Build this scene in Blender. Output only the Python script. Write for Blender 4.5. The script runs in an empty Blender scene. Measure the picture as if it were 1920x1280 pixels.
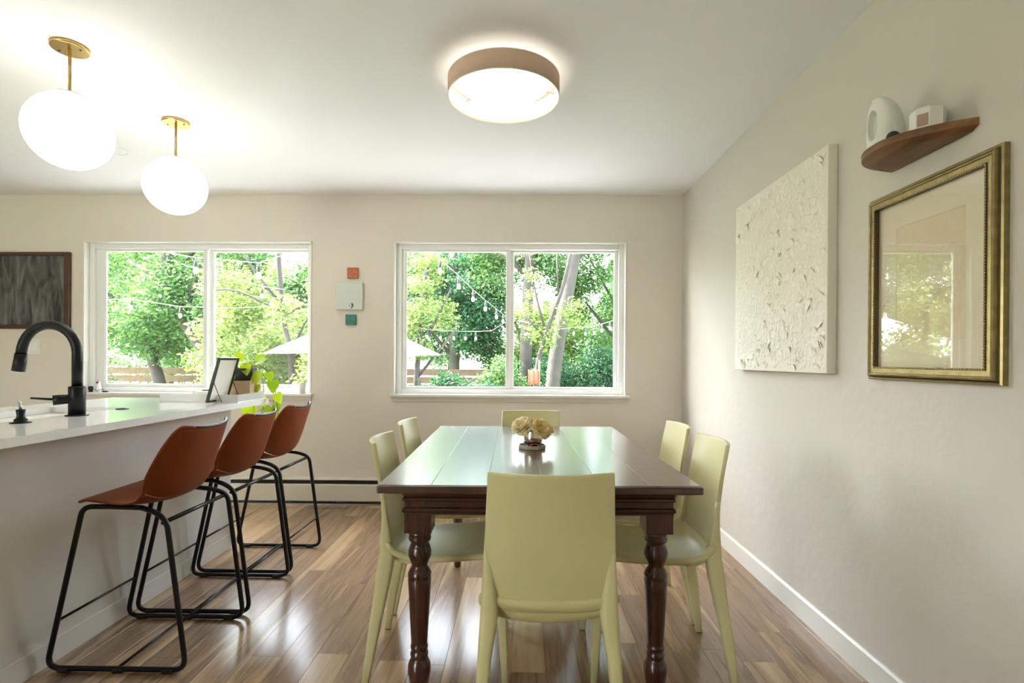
import bpy, bmesh, math, random
import numpy as np
from mathutils import Vector, Matrix

random.seed(7)
rng = np.random.default_rng(7)
SC = bpy.context.scene
COL = SC.collection
PI = math.pi

# ------------------------------------------------------------------ camera
F_PX = 990.48
YAW, PITCH, ROLL, CAM_Z = 0.0164, -0.0029, 0.0058, 1.165


def set_camera():
    cam = bpy.data.cameras.new('camera')
    ob = bpy.data.objects.new('camera', cam)
    COL.objects.link(ob)
    fwd = Vector((-math.sin(YAW), math.cos(YAW), 0))
    rgt = Vector((math.cos(YAW), math.sin(YAW), 0))
    up = Vector((0, 0, 1))
    f2 = fwd * math.cos(PITCH) + up * math.sin(PITCH)
    u2 = up * math.cos(PITCH) - fwd * math.sin(PITCH)
    r3 = rgt * math.cos(ROLL) + u2 * math.sin(ROLL)
    u3 = u2 * math.cos(ROLL) - rgt * math.sin(ROLL)
    m = Matrix(((r3.x, u3.x, -f2.x, 0), (r3.y, u3.y, -f2.y, 0), (r3.z, u3.z, -f2.z, CAM_Z), (0, 0, 0, 1)))
    ob.matrix_world = m
    cam.sensor_width = 36.0
    cam.lens = 36.0 * F_PX / 1920.0
    cam.shift_y = 37.75 / 1920.0
    cam.clip_start = 0.05
    cam.clip_end = 300
    SC.camera = ob


set_camera()

# ------------------------------------------------------------------ world, sun, exposure
SUN_EL, SUN_AZ = math.radians(52), math.radians(-76)   # azimuth measured from +Y towards +X
SKY_STRENGTH = 0.80
SUN_STRENGTH = 8.6
GLOBE_STRENGTH = 1.45
PANEL_STRENGTH = 1.9

world = bpy.data.worlds.new('sky')
SC.world = world
world.use_nodes = True
nt = world.node_tree
nt.nodes.clear()
out = nt.nodes.new('ShaderNodeOutputWorld')
bg = nt.nodes.new('ShaderNodeBackground')
sky = nt.nodes.new('ShaderNodeTexSky')
sky.sky_type = 'NISHITA'
sky.sun_disc = False
sky.sun_elevation = SUN_EL
sky.sun_rotation = SUN_AZ
sky.air_density = 1.0
sky.dust_density = 3.0
sky.ozone_density = 1.0
hsv = nt.nodes.new('ShaderNodeHueSaturation')
hsv.inputs['Saturation'].default_value = 0.45
bg.inputs['Strength'].default_value = SKY_STRENGTH
nt.links.new(sky.outputs[0], hsv.inputs['Color'])
nt.links.new(hsv.outputs[0], bg.inputs[0])
nt.links.new(bg.outputs[0], out.inputs[0])

sun = bpy.data.lights.new('sun', 'SUN')
sun.energy = SUN_STRENGTH
sun.angle = math.radians(1.0)
sun.color = (1.0, 0.97, 0.93)
so = bpy.data.objects.new('sun', sun)
COL.objects.link(so)
sdir = Vector((math.sin(SUN_AZ) * math.cos(SUN_EL), math.cos(SUN_AZ) * math.cos(SUN_EL), math.sin(SUN_EL)))
so.rotation_euler = sdir.to_track_quat('Z', 'Y').to_euler()

vs = SC.view_settings
vs.view_transform = 'Standard'
vs.look = 'None'
vs.exposure = 2.34
vs.gamma = 1.0
vs.use_curve_mapping = False

# ------------------------------------------------------------------ room dimensions
XR, XL, YB, YF, HC = 1.287, -5.2, 4.245, -3.6, 2.489
WT = 0.16
W1 = (-3.553, -1.700)
W2 = (-1.019, 0.835)
WZ = (0.885, 2.106)


def portal(name, x0, x1, z0, z1, y, inward):
    L = bpy.data.lights.new(name, 'AREA')
    L.shape = 'RECTANGLE'
    L.size, L.size_y = x1 - x0, z1 - z0
    L.cycles.is_portal = True
    o = bpy.data.objects.new(name, L)
    COL.objects.link(o)
    o.location = ((x0 + x1) / 2, y, (z0 + z1) / 2)
    # area lights shine along local -Z
    o.rotation_euler = Vector((0, -inward, 0)).to_track_quat('Z', 'Y').to_euler()


portal('window_portal', *W1, *WZ, YB + WT + 0.02, -1)
portal('window_portal', *W2, *WZ, YB + WT + 0.02, -1)
REAR_FILL = [(-4.95, -2.9, 0.05, 2.25)]  # added window behind the camera, sized for the fill it brings
for r_ in REAR_FILL:
    portal('window_portal', *r_, YF - WT - 0.02, 1)

# ------------------------------------------------------------------ materials
MATS = {}


def new_mat(name):
    m = bpy.data.materials.new(name)
    m.use_nodes = True
    m.node_tree.nodes.clear()
    return m, m.node_tree.nodes, m.node_tree.links


def principled(name, color, rough=0.5, metal=0.0, bump=None, noise=None, spec=None, coat=0.0, sheen=0.0, trans=0.0, sub=0.0):
    """bump=(scale,strength,detail); noise=(scale, amount) colour mottling"""
    m, N, L = new_mat(name)
    o = N.new('ShaderNodeOutputMaterial')
    b = N.new('ShaderNodeBsdfPrincipled')
    b.inputs['Base Color'].default_value = (*color, 1)
    b.inputs['Roughness'].default_value = rough
    b.inputs['Metallic'].default_value = metal
    if spec is not None:
        b.inputs['Specular IOR Level'].default_value = spec
    b.inputs['Coat Weight'].default_value = coat
    b.inputs['Coat Roughness'].default_value = 0.08
    b.inputs['Sheen Weight'].default_value = sheen
    b.inputs['Transmission Weight'].default_value = trans
    L.new(b.outputs[0], o.inputs[0])
    tc = None
    if bump or noise:
        tc = N.new('ShaderNodeTexCoord')
    if noise:
        n = N.new('ShaderNodeTexNoise')
        n.inputs['Scale'].default_value = noise[0]
        n.inputs['Detail'].default_value = 5
        L.new(tc.outputs['Object'], n.inputs['Vector'])
        mr = N.new('ShaderNodeMapRange')
        mr.inputs['From Min'].default_value = 0.3
        mr.inputs['From Max'].default_value = 0.7
        mr.inputs['To Min'].default_value = 1 - noise[1]
        mr.inputs['To Max'].default_value = 1 + noise[1]
        L.new(n.outputs['Fac'], mr.inputs['Value'])
        mx = N.new('ShaderNodeVectorMath')
        mx.operation = 'SCALE'
        mx.inputs[0].default_value = color
        L.new(mr.outputs[0], mx.inputs['Scale'])
        L.new(mx.outputs[0], b.inputs['Base Color'])
    if bump:
        n = N.new('ShaderNodeTexNoise')
        n.inputs['Scale'].default_value = bump[0]
        n.inputs['Detail'].default_value = bump[2] if len(bump) > 2 else 3
        L.new(tc.outputs['Object'], n.inputs['Vector'])
        bp = N.new('ShaderNodeBump')
        bp.inputs['Strength'].default_value = bump[1]
        bp.inputs['Distance'].default_value = 0.01
        L.new(n.outputs['Fac'], bp.inputs['Height'])
        L.new(bp.outputs[0], b.inputs['Normal'])
    MATS[name] = m
    return m


def wood(name, ramp, axis=1, stretch=0.08, scale=14, rough=0.35, coat=0.0, per_object=True, bump=0.05, spec=0.5):
    """streaky wood grain; axis is the grain direction in object space; ramp = [(pos, colour)...]"""
    m, N, L = new_mat(name)
    o = N.new('ShaderNodeOutputMaterial')
    b = N.new('ShaderNodeBsdfPrincipled')
    b.inputs['Roughness'].default_value = rough
    b.inputs['Coat Weight'].default_value = coat
    b.inputs['Coat Roughness'].default_value = 0.16
    b.inputs['Coat IOR'].default_value = 1.65
    b.inputs['Specular IOR Level'].default_value = spec
    tc = N.new('ShaderNodeTexCoord')
    oi = N.new('ShaderNodeObjectInfo')
    mp = N.new('ShaderNodeMapping')
    s = [1, 1, 1]
    s[axis] = stretch
    mp.inputs['Scale'].default_value = s
    L.new(tc.outputs['Object'], mp.inputs['Vector'])
    add = N.new('ShaderNodeVectorMath')
    add.operation = 'MULTIPLY_ADD'
    add.inputs[1].default_value = (37.0, 11.0, 23.0)
    cmb = N.new('ShaderNodeCombineXYZ')
    for i in range(3):
        L.new(oi.outputs['Random'], cmb.inputs[i])
    L.new(cmb.outputs[0], add.inputs[0])
    L.new(mp.outputs[0], add.inputs[2])
    n1 = N.new('ShaderNodeTexNoise')
    n1.inputs['Scale'].default_value = scale
    n1.inputs['Detail'].default_value = 6
    n1.inputs['Roughness'].default_value = 0.62
    n1.inputs['Distortion'].default_value = 0.5
    L.new(add.outputs[0], n1.inputs['Vector'])
    val = N.new('ShaderNodeMath')
    val.operation = 'MULTIPLY_ADD'
    val.inputs[1].default_value = 0.46 if per_object else 0.0
    L.new(oi.outputs['Random'], val.inputs[0])
    sc = N.new('ShaderNodeMapRange')
    sc.inputs['From Min'].default_value = 0.28
    sc.inputs['From Max'].default_value = 0.72
    sc.inputs['To Min'].default_value = 0.0
    sc.inputs['To Max'].default_value = 0.62 if per_object else 1.0
    L.new(n1.outputs['Fac'], sc.inputs['Value'])
    L.new(sc.outputs[0], val.inputs[2])
    cr = N.new('ShaderNodeValToRGB')
    els = cr.color_ramp.elements
    els[0].position, els[0].color = ramp[0][0], (*ramp[0][1], 1)
    els[1].position, els[1].color = ramp[-1][0], (*ramp[-1][1], 1)
    for p_, c_ in ramp[1:-1]:
        e = els.new(p_)
        e.color = (*c_, 1)
    L.new(val.outputs[0], cr.inputs[0])
    L.new(cr.outputs[0], b.inputs['Base Color'])
    bp = N.new('ShaderNodeBump')
    bp.inputs['Strength'].default_value = bump
    bp.inputs['Distance'].default_value = 0.004
    L.new(n1.outputs['Fac'], bp.inputs['Height'])
    L.new(bp.outputs[0], b.inputs['Normal'])
    L.new(b.outputs[0], o.inputs[0])
    MATS[name] = m
    return m


def emission(name, color, strength):
    m, N, L = new_mat(name)
    o = N.new('ShaderNodeOutputMaterial')
    e = N.new('ShaderNodeEmission')
    e.inputs[0].default_value = (*color, 1)
    e.inputs[1].default_value = strength
    L.new(e.outputs[0], o.inputs[0])
    MATS[name] = m


def pane_mat(name, tint=(1, 1, 1), ior=1.5, rough=0.0, white=0.0):
    m, N, L = new_mat(name)
    o = N.new('ShaderNodeOutputMaterial')
    t = N.new('ShaderNodeBsdfTransparent')
    t.inputs[0].default_value = (*tint, 1)
    g = N.new('ShaderNodeBsdfGlossy')
    g.inputs['Roughness'].default_value = rough
    # Schlick reflectance, the same from either side of the sheet
    lw = N.new('ShaderNodeLayerWeight')
    lw.inputs['Blend'].default_value = 0.5
    pw_ = N.new('ShaderNodeMath')
    pw_.operation = 'POWER'
    pw_.inputs[1].default_value = 5.0
    fr = N.new('ShaderNodeMath')
    fr.operation = 'MULTIPLY_ADD'
    f0 = ((ior - 1) / (ior + 1)) ** 2
    fr.inputs[1].default_value = 1 - f0
    fr.inputs[2].default_value = f0
    L.new(lw.outputs['Facing'], pw_.inputs[0])
    L.new(pw_.outputs[0], fr.inputs[0])
    mx = N.new('ShaderNodeMixShader')
    L.new(fr.outputs[0], mx.inputs[0])
    if white > 0:
        d = N.new('ShaderNodeBsdfDiffuse')
        d.inputs[0].default_value = (0.85, 0.85, 0.83, 1)
        m2 = N.new('ShaderNodeMixShader')
        m2.inputs[0].default_value = white
        L.new(t.outputs[0], m2.inputs[1])
        L.new(d.outputs[0], m2.inputs[2])
        L.new(m2.outputs[0], mx.inputs[1])
    else:
        L.new(t.outputs[0], mx.inputs[1])
    L.new(g.outputs[0], mx.inputs[2])
    L.new(mx.outputs[0], o.inputs[0])
    MATS[name] = m


def leaf_mat(name, colors, transl=0.45, rough=0.45):
    m, N, L = new_mat(name)
    o = N.new('ShaderNodeOutputMaterial')
    geo = N.new('ShaderNodeNewGeometry')
    cr = N.new('ShaderNodeValToRGB')
    els = cr.color_ramp.elements
    els[0].position, els[0].color = 0.0, (*colors[0], 1)
    els[1].position, els[1].color = 1.0, (*colors[-1], 1)
    for i, c in enumerate(colors[1:-1]):
        e = els.new((i + 1) / (len(colors) - 1))
        e.color = (*c, 1)
    L.new(geo.outputs['Random Per Island'], cr.inputs[0])
    b = N.new('ShaderNodeBsdfPrincipled')
    b.inputs['Roughness'].default_value = rough
    b.inputs['Specular IOR Level'].default_value = 0.35
    L.new(cr.outputs[0], b.inputs['Base Color'])
    t = N.new('ShaderNodeBsdfTranslucent')
    br = N.new('ShaderNodeVectorMath')
    br.operation = 'MULTIPLY'
    br.inputs[1].default_value = (1.25, 1.2, 0.8)
    L.new(cr.outputs[0], br.inputs[0])
    L.new(br.outputs[0], t.inputs[0])
    mx = N.new('ShaderNodeMixShader')
    mx.inputs[0].default_value = transl
    L.new(b.outputs[0], mx.inputs[1])
    L.new(t.outputs[0], mx.inputs[2])
    L.new(mx.outputs[0], o.inputs[0])
    MATS[name] = m


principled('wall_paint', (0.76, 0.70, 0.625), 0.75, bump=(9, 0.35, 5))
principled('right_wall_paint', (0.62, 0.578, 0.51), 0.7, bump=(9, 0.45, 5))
principled('ceiling_paint', (0.90, 0.90, 0.89), 0.8, bump=(26, 0.12, 4))
principled('trim_white', (0.80, 0.78, 0.73), 0.35)
principled('vinyl_white', (0.86, 0.86, 0.84), 0.3)
principled('heater_paint', (0.72, 0.67, 0.57), 0.4)
principled('dark_slot', (0.03, 0.028, 0.025), 0.8)
principled('island_paint', (0.70, 0.66, 0.60), 0.55, noise=(3, 0.04))
principled('quartz', (0.86, 0.85, 0.82), 0.09, noise=(30, 0.015))
principled('chair_plastic', (0.66, 0.60, 0.31), 0.36, bump=(400, 0.03, 2))
principled('black_glide', (0.03, 0.03, 0.03), 0.6)
principled('leather', (0.215, 0.044, 0.006), 0.52, spec=0.28, bump=(120, 0.12, 4), noise=(7, 0.16))
principled('leather_trim', (0.02, 0.013, 0.01), 0.4)
principled('black_metal', (0.012, 0.012, 0.013), 0.33, metal=0.35)
principled('faucet_black', (0.007, 0.007, 0.0075), 0.36, spec=0.3)
principled('steel', (0.55, 0.54, 0.52), 0.32, metal=1.0)
principled('brass', (0.62, 0.44, 0.17), 0.28, metal=1.0)
principled('rod_brass', (0.50, 0.37, 0.17), 0.36, metal=1.0)
principled('opal_cap', (0.8, 0.79, 0.77), 0.4)
emission('opal_glow', (1.0, 0.965, 0.90), GLOBE_STRENGTH)
emission('rim_glow', (1.0, 0.90, 0.76), PANEL_STRENGTH * 1.5)
emission('panel_glow', (1.0, 0.93, 0.82), PANEL_STRENGTH)
principled('shade_fabric', (0.66, 0.47, 0.36), 0.85, bump=(700, 0.2, 2))
principled('shade_lining', (0.86, 0.80, 0.71), 0.7)
principled('chalk_frame', (0.075, 0.028, 0.016), 0.4, noise=(9, 0.25))
principled('plate_white', (0.80, 0.78, 0.74), 0.35)
principled('canvas_white', (0.80, 0.76, 0.67), 0.7, bump=(150, 0.15, 3))
principled('impasto', (0.84, 0.79, 0.69), 0.55, bump=(60, 0.25, 4))
principled('gold_frame', (0.33, 0.26, 0.12), 0.33, metal=0.85, noise=(40, 0.2))
principled('gold_dark', (0.10, 0.075, 0.035), 0.4, metal=0.7)
principled('gold_bead', (0.50, 0.41, 0.22), 0.3, metal=0.9)
principled('mat_board', (0.84, 0.74, 0.58), 0.85)
principled('mat_bevel', (0.70, 0.58, 0.38), 0.8)
principled('ceramic_white', (0.82, 0.80, 0.74), 0.45)
principled('navy', (0.008, 0.01, 0.03), 0.5)
principled('box_label', (0.42, 0.29, 0.24), 0.7)
principled('pot_black', (0.02, 0.02, 0.018), 0.5)
principled('soil', (0.05, 0.035, 0.02), 0.9)
principled('vine', (0.20, 0.15, 0.05), 0.6)
principled('chrome', (0.85, 0.83, 0.80), 0.05, metal=1.0)
principled('stone_tray', (0.46, 0.40, 0.30), 0.35, noise=(30, 0.15))
principled('tray_dark', (0.03, 0.035, 0.04), 0.25)
principled('orange_felt', (0.62, 0.13, 0.03), 0.5)
leaf_mat('petal_cream', [(0.86, 0.81, 0.73)] * 2, 0.5, 0.6)
leaf_mat('petal_yellow', [(0.86, 0.77, 0.50)] * 2, 0.45, 0.6)
leaf_mat('petal_peach', [(0.86, 0.72, 0.55)] * 2, 0.45, 0.6)
principled('stamen', (0.75, 0.55, 0.03), 0.6)
principled('leaf_dark', (0.06, 0.13, 0.03), 0.5)
principled('orange_paint', (0.50, 0.13, 0.055), 0.6, noise=(40, 0.18))
principled('teal_paint', (0.05, 0.21, 0.18), 0.6, noise=(40, 0.18))
principled('pale_blue_paint', (0.66, 0.70, 0.66), 0.6)
principled('ink_grey', (0.16, 0.15, 0.14), 0.7)
principled('frame_green_black', (0.02, 0.028, 0.02), 0.4)
principled('paper', (0.80, 0.76, 0.66), 0.8)
principled('bowl_dark', (0.035, 0.045, 0.035), 0.3)
principled('pillow', (0.34, 0.22, 0.10), 0.95, bump=(70, 0.9, 5), noise=(24, 0.4))
principled('red_paint', (0.30, 0.03, 0.03), 0.5)
principled('rubber', (0.02, 0.02, 0.02), 0.7)
principled('silver_tip', (0.5, 0.5, 0.5), 0.3, metal=1.0)
# outdoors
principled('bark', (0.045, 0.038, 0.032), 0.9, bump=(20, 0.8, 6), noise=(8, 0.25))
principled('bark_pale', (0.055, 0.048, 0.042), 0.9, bump=(30, 0.6, 6), noise=(8, 0.2))
principled('lawn', (0.16, 0.24, 0.06), 0.95, noise=(3, 0.4))
principled('bounce_paving', (0.66, 0.65, 0.63), 0.9, noise=(4, 0.08))  # kept pale so the rear terrace throws light up to the ceiling
principled('concrete', (0.25, 0.25, 0.265), 0.9, noise=(4, 0.1))
principled('fence_wood', (0.10, 0.06, 0.034), 0.8, noise=(12, 0.25))
principled('siding_outer', (0.62, 0.60, 0.56), 0.8)
principled('umbrella_cloth', (0.58, 0.57, 0.55), 0.85)
principled('far_wall', (0.72, 0.66, 0.62), 0.85)
principled('far_roof', (0.16, 0.17, 0.19), 0.85)
principled('far_glass', (0.06, 0.08, 0.09), 0.1)
principled('cable_pale', (0.34, 0.34, 0.33), 0.6)
principled('socket_black', (0.03, 0.03, 0.03), 0.5)
principled('bulb_glass', (0.92, 0.92, 0.90), 0.12)
principled('orange_cloth', (0.50, 0.10, 0.05), 0.7)
pane_mat('window_glass', (0.97, 0.985, 0.975))
pane_mat('picture_glass', (0.98, 0.98, 0.97), ior=1.75)
pane_mat('acrylic', (0.95, 0.95, 0.94), ior=1.45, white=0.5)
leaf_mat('leaves_mid', [(0.035, 0.10, 0.04), (0.075, 0.17, 0.06), (0.14, 0.25, 0.085)])
leaf_mat('leaves_dark', [(0.012, 0.05, 0.028), (0.022, 0.085, 0.042), (0.045, 0.13, 0.05)])
leaf_mat('leaves_light', [(0.085, 0.145, 0.04), (0.14, 0.215, 0.065), (0.22, 0.285, 0.11)])
leaf_mat('leaves_far', [(0.06, 0.14, 0.07), (0.10, 0.20, 0.09), (0.17, 0.28, 0.12)])
leaf_mat('pothos', [(0.22, 0.36, 0.012), (0.32, 0.46, 0.02), (0.42, 0.55, 0.03)], 0.35, 0.3)
wood('floor_wood', [(0.0, (0.11, 0.068, 0.042)), (0.18, (0.19, 0.12, 0.074)), (0.36, (0.34, 0.22, 0.125)), (0.52, (0.25, 0.16, 0.095)), (0.66, (0.46, 0.305, 0.17)),
                    (0.84, (0.57, 0.40, 0.235)), (1.0, (0.62, 0.45, 0.28))], axis=1, stretch=0.07, scale=16, rough=0.2, spec=0.6)
wood('table_wood', [(0.0, (0.018, 0.006, 0.004)), (0.5, (0.055, 0.018, 0.010)), (1.0, (0.10, 0.036, 0.020))], axis=1, stretch=0.06, scale=18, rough=0.28, coat=1.0, bump=0.10)
wood('table_leg_wood', [(0.0, (0.016, 0.005, 0.003)), (0.5, (0.045, 0.013, 0.007)), (1.0, (0.085, 0.026, 0.013))], axis=2, stretch=0.12, scale=20, rough=0.24, coat=0.3, per_object=False)
principled('apron_wood', (0.045, 0.014, 0.008), 0.27, noise=(9, 0.25), coat=0.3)
wood('shelf_wood', [(0.0, (0.10, 0.04, 0.015)), (0.5, (0.20, 0.085, 0.03)), (1.0, (0.33, 0.16, 0.065))], axis=1, stretch=0.12, scale=22, rough=0.4, per_object=False)
wood('pale_wood', [(0.0, (0.50, 0.33, 0.18)), (1.0, (0.66, 0.48, 0.30))], axis=0, stretch=0.1, scale=25, rough=0.5, per_object=False)


def chalk_mat():
    m, N, L = new_mat('chalkboard')
    o = N.new('ShaderNodeOutputMaterial')
    b = N.new('ShaderNodeBsdfPrincipled')
    b.inputs['Roughness'].default_value = 0.7
    tc = N.new('ShaderNodeTexCoord')
    mp = N.new('ShaderNodeMapping')
    mp.inputs['Scale'].default_value = (6.0, 1.0, 1.6)
    mp.inputs['Rotation'].default_value = (0, 0.25, 0)
    L.new(tc.outputs['Object'], mp.inputs[0])
    n = N.new('ShaderNodeTexNoise')
    n.inputs['Scale'].default_value = 2.2
    n.inputs['Detail'].default_value = 5
    n.inputs['Distortion'].default_value = 1.4
    L.new(mp.outputs[0], n.inputs['Vector'])
    cr = N.new('ShaderNodeValToRGB')
    cr.color_ramp.elements[0].position = 0.36
    cr.color_ramp.elements[0].color = (0.022, 0.022, 0.021, 1)
    cr.color_ramp.elements[1].position = 0.75
    cr.color_ramp.elements[1].color = (0.20, 0.195, 0.19, 1)
    L.new(n.outputs['Fac'], cr.inputs[0])
    L.new(cr.outputs[0], b.inputs['Base Color'])
    L.new(b.outputs[0], o.inputs[0])
    MATS['chalkboard'] = m


chalk_mat()


def print_mat():
    # faint pencil drawing on cream paper
    m, N, L = new_mat('faint_print')
    o = N.new('ShaderNodeOutputMaterial')
    b = N.new('ShaderNodeBsdfPrincipled')
    b.inputs['Roughness'].default_value = 0.85
    tc = N.new('ShaderNodeTexCoord')
    v = N.new('ShaderNodeTexVoronoi')
    v.feature = 'DISTANCE_TO_EDGE'
    v.inputs['Scale'].default_value = 13
    n = N.new('ShaderNodeTexNoise')
    n.inputs['Scale'].default_value = 5
    L.new(tc.outputs['Object'], n.inputs['Vector'])
    ad = N.new('ShaderNodeVectorMath')
    ad.operation = 'MULTIPLY_ADD'
    ad.inputs[1].default_value = (0.25, 0.25, 0.25)
    L.new(n.outputs['Color'], ad.inputs[0])
    L.new(tc.outputs['Object'], ad.inputs[2])
    L.new(ad.outputs[0], v.inputs['Vector'])
    cr = N.new('ShaderNodeValToRGB')
    cr.color_ramp.elements[0].position = 0.0
    cr.color_ramp.elements[0].color = (0.74, 0.62, 0.43, 1)
    cr.color_ramp.elements[1].position = 0.035
    cr.color_ramp.elements[1].color = (0.80, 0.68, 0.48, 1)
    L.new(v.outputs['Distance'], cr.inputs[0])
    L.new(cr.outputs[0], b.inputs['Base Color'])
    L.new(b.outputs[0], o.inputs[0])
    MATS['faint_print'] = m


print_mat()

# ------------------------------------------------------------------ mesh helpers


class MB:
    """collects geometry for ONE mesh object"""

    def __init__(self):
        self.v, self.f, self.sm = [], [], []

    def add(self, verts, faces, smooth=False):
        o = len(self.v)
        self.v += [tuple(map(float, p)) for p in verts]
        self.f += [tuple(i + o for i in q) for q in faces]
        self.sm += [smooth] * len(faces)
        return self

    def box(self, x0, x1, y0, y1, z0, z1):
        return self.add([(x0, y0, z0), (x1, y0, z0), (x1, y1, z0), (x0, y1, z0), (x0, y0, z1), (x1, y0, z1), (x1, y1, z1), (x0, y1, z1)],
                        [(0, 3, 2, 1), (4, 5, 6, 7), (0, 1, 5, 4), (1, 2, 6, 5), (2, 3, 7, 6), (3, 0, 4, 7)])

    def bbox_(self, c, s):
        return self.box(c[0] - s[0] / 2, c[0] + s[0] / 2, c[1] - s[1] / 2, c[1] + s[1] / 2, c[2] - s[2] / 2, c[2] + s[2] / 2)

    def rings(self, rings, cap=True, smooth=True, closed=False):
        """rings: list of equal length point lists"""
        n = len(rings[0])
        vs_ = [p for r in rings for p in r]
        fs = []
        m = len(rings)
        for i in range(m if closed else m - 1):
            a, b_ = i * n, ((i + 1) % m) * n
            for j in range(n):
                k = (j + 1) % n
                fs.append((a + j, a + k, b_ + k, b_ + j))
        self.add(vs_, fs, smooth)
        if cap and not closed:
            o = len(self.v) - len(vs_)
            self.f.append(tuple(o + j for j in reversed(range(n))))
            self.sm.append(False)
            self.f.append(tuple(o + (m - 1) * n + j for j in range(n)))
            self.sm.append(False)
        return self

    def lathe(self, prof, n=24, c=(0, 0, 0), cap=True, smooth=True):
        """prof: [(r,z)...] from bottom to top about Z"""
        R_ = []
        for r, z in prof:
            R_.append([(c[0] + r * math.cos(2 * PI * j / n), c[1] + r * math.sin(2 * PI * j / n), c[2] + z) for j in range(n)])
        return self.rings(R_, cap, smooth)

    def tube(self, pts, r, n=8, closed=False, cap=True):
        P = [Vector(p) for p in pts]
        m = len(P)
        rs = r if isinstance(r, (list, tuple)) else [r] * m
        T = []
        for i in range(m):
            if closed:
                t = P[(i + 1) % m] - P[i - 1]
            elif i == 0:
                t = P[1] - P[0]
            elif i == m - 1:
                t = P[-1] - P[-2]
            else:
                t = (P[i + 1] - P[i]).normalized() + (P[i] - P[i - 1]).normalized()
            T.append(t.normalized())
        a = Vector((0, 0, 1)) if abs(T[0].z) < 0.9 else Vector((1, 0, 0))
        nrm = (a - T[0] * a.dot(T[0])).normalized()
        R_ = []
        for i in range(m):
            nrm = (nrm - T[i] * nrm.dot(T[i])).normalized()
            bi = T[i].cross(nrm)
            R_.append([tuple(P[i] + (nrm * math.cos(2 * PI * j / n) + bi * math.sin(2 * PI * j / n)) * rs[i]) for j in range(n)])
        return self.rings(R_, cap, True, closed)

    def grid(self, P, smooth=True, flip=False):
        """P[i][j] -> point"""
        a, b_ = len(P), len(P[0])
        fs = []
        for i in range(a - 1):
            for j in range(b_ - 1):
                q = (i * b_ + j, i * b_ + j + 1, (i + 1) * b_ + j + 1, (i + 1) * b_ + j)
                fs.append(q[::-1] if flip else q)
        return self.add([p for row in P for p in row], fs, smooth)

    def sphere(self, c, r, nu=20, nv=12, sc=(1, 1, 1)):
        prof = []
        for i in range(nv + 1):
            a = -PI / 2 + PI * i / nv
            prof.append((max(1e-4, r * math.cos(a)), r * math.sin(a)))
        R_ = []
        for rr, z in prof:
            R_.append([(c[0] + sc[0] * rr * math.cos(2 * PI * j / nu), c[1] + sc[1] * rr * math.sin(2 * PI * j / nu), c[2] + sc[2] * z) for j in range(nu)])
        return self.rings(R_, False, True)

    def mesh(self, name):
        me = bpy.data.meshes.new(name)
        me.from_pydata(self.v, [], self.f)
        me.polygons.foreach_set('use_smooth', self.sm)
        me.update()
        return me

    def build(self, name, mat, parent=None, bevel=0.0, solid=0.0, offset=-1.0, subsurf=0, seg=2):
        me = self.mesh(name)
        me.materials.append(MATS[mat])
        o = bpy.data.objects.new(name, me)
        COL.objects.link(o)
        if parent is not None:
            o.parent = parent
        if solid:
            md = o.modifiers.new('solid', 'SOLIDIFY')
            md.thickness = solid
            md.offset = offset
        if subsurf:
            md = o.modifiers.new('sub', 'SUBSURF')
            md.levels = md.render_levels = subsurf
        if bevel:
            md = o.modifiers.new('bevel', 'BEVEL')
            md.width = bevel
            md.segments = seg
            md.limit_method = 'ANGLE'
            md.angle_limit = math.radians(40)
        return o


def tag(o, label, cat, group=None):
    o['label'] = label
    o['category'] = cat
    if group:
        o['group'] = group
    return o


def thing(name, label, cat, loc=(0, 0, 0), rotz=0.0, group=None):
    o = bpy.data.objects.new(name, None)
    o.empty_display_size = 0.1
    COL.objects.link(o)
    o.location = loc
    o.rotation_euler = (0, 0, rotz)
    return tag(o, label, cat, group)


def struct(o):
    o['kind'] = 'structure'
    return o


def struct_empty(name, loc=(0, 0, 0)):
    o = bpy.data.objects.new(name, None)
    COL.objects.link(o)
    o.location = loc
    return struct(o)


def dup(root, loc, rotz, label=None):
    r = root.copy()
    COL.objects.link(r)
    r.location = loc
    r.rotation_euler = (0, 0, rotz)
    if label:
        r['label'] = label
    for ch in list(root.children):
        c = ch.copy()
        COL.objects.link(c)
        c.parent = r
        for g in list(ch.children):
            d = g.copy()
            COL.objects.link(d)
            d.parent = c
    return r


def fillet(pts, rad, seg=6, closed=False):
    """round the corners of a polyline"""
    P = [Vector(p) for p in pts]
    m = len(P)
    outp = []
    for i in range(m):
        if not closed and i in (0, m - 1):
            outp.append(tuple(P[i]))
            continue
        a, b_, c = P[i - 1], P[i], P[(i + 1) % m]
        d1, d2 = (a - b_), (c - b_)
        rr = min(rad, d1.length * 0.48, d2.length * 0.48)
        p1, p2 = b_ + d1.normalized() * rr, b_ + d2.normalized() * rr
        for k in range(seg + 1):
            t = k / seg
            outp.append(tuple(p1 * (1 - t) ** 2 + b_ * 2 * t * (1 - t) + p2 * t * t))
    return outp


def rrect(cx, cy, z, sx, sy, r=0.3, n=3):
    """rounded rectangle ring; r is a fraction of the shorter side"""
    rad = min(sx, sy) * r
    pts = []
    for qx, qy, a0 in ((1, 1, 0), (-1, 1, PI / 2), (-1, -1, PI), (1, -1, 3 * PI / 2)):
        for k in range(n + 1):
            a = a0 + PI / 2 * k / n
            pts.append((cx + qx * (sx / 2 - rad) + rad * math.cos(a), cy + qy * (sy / 2 - rad) + rad * math.sin(a), z))
    return pts


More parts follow.
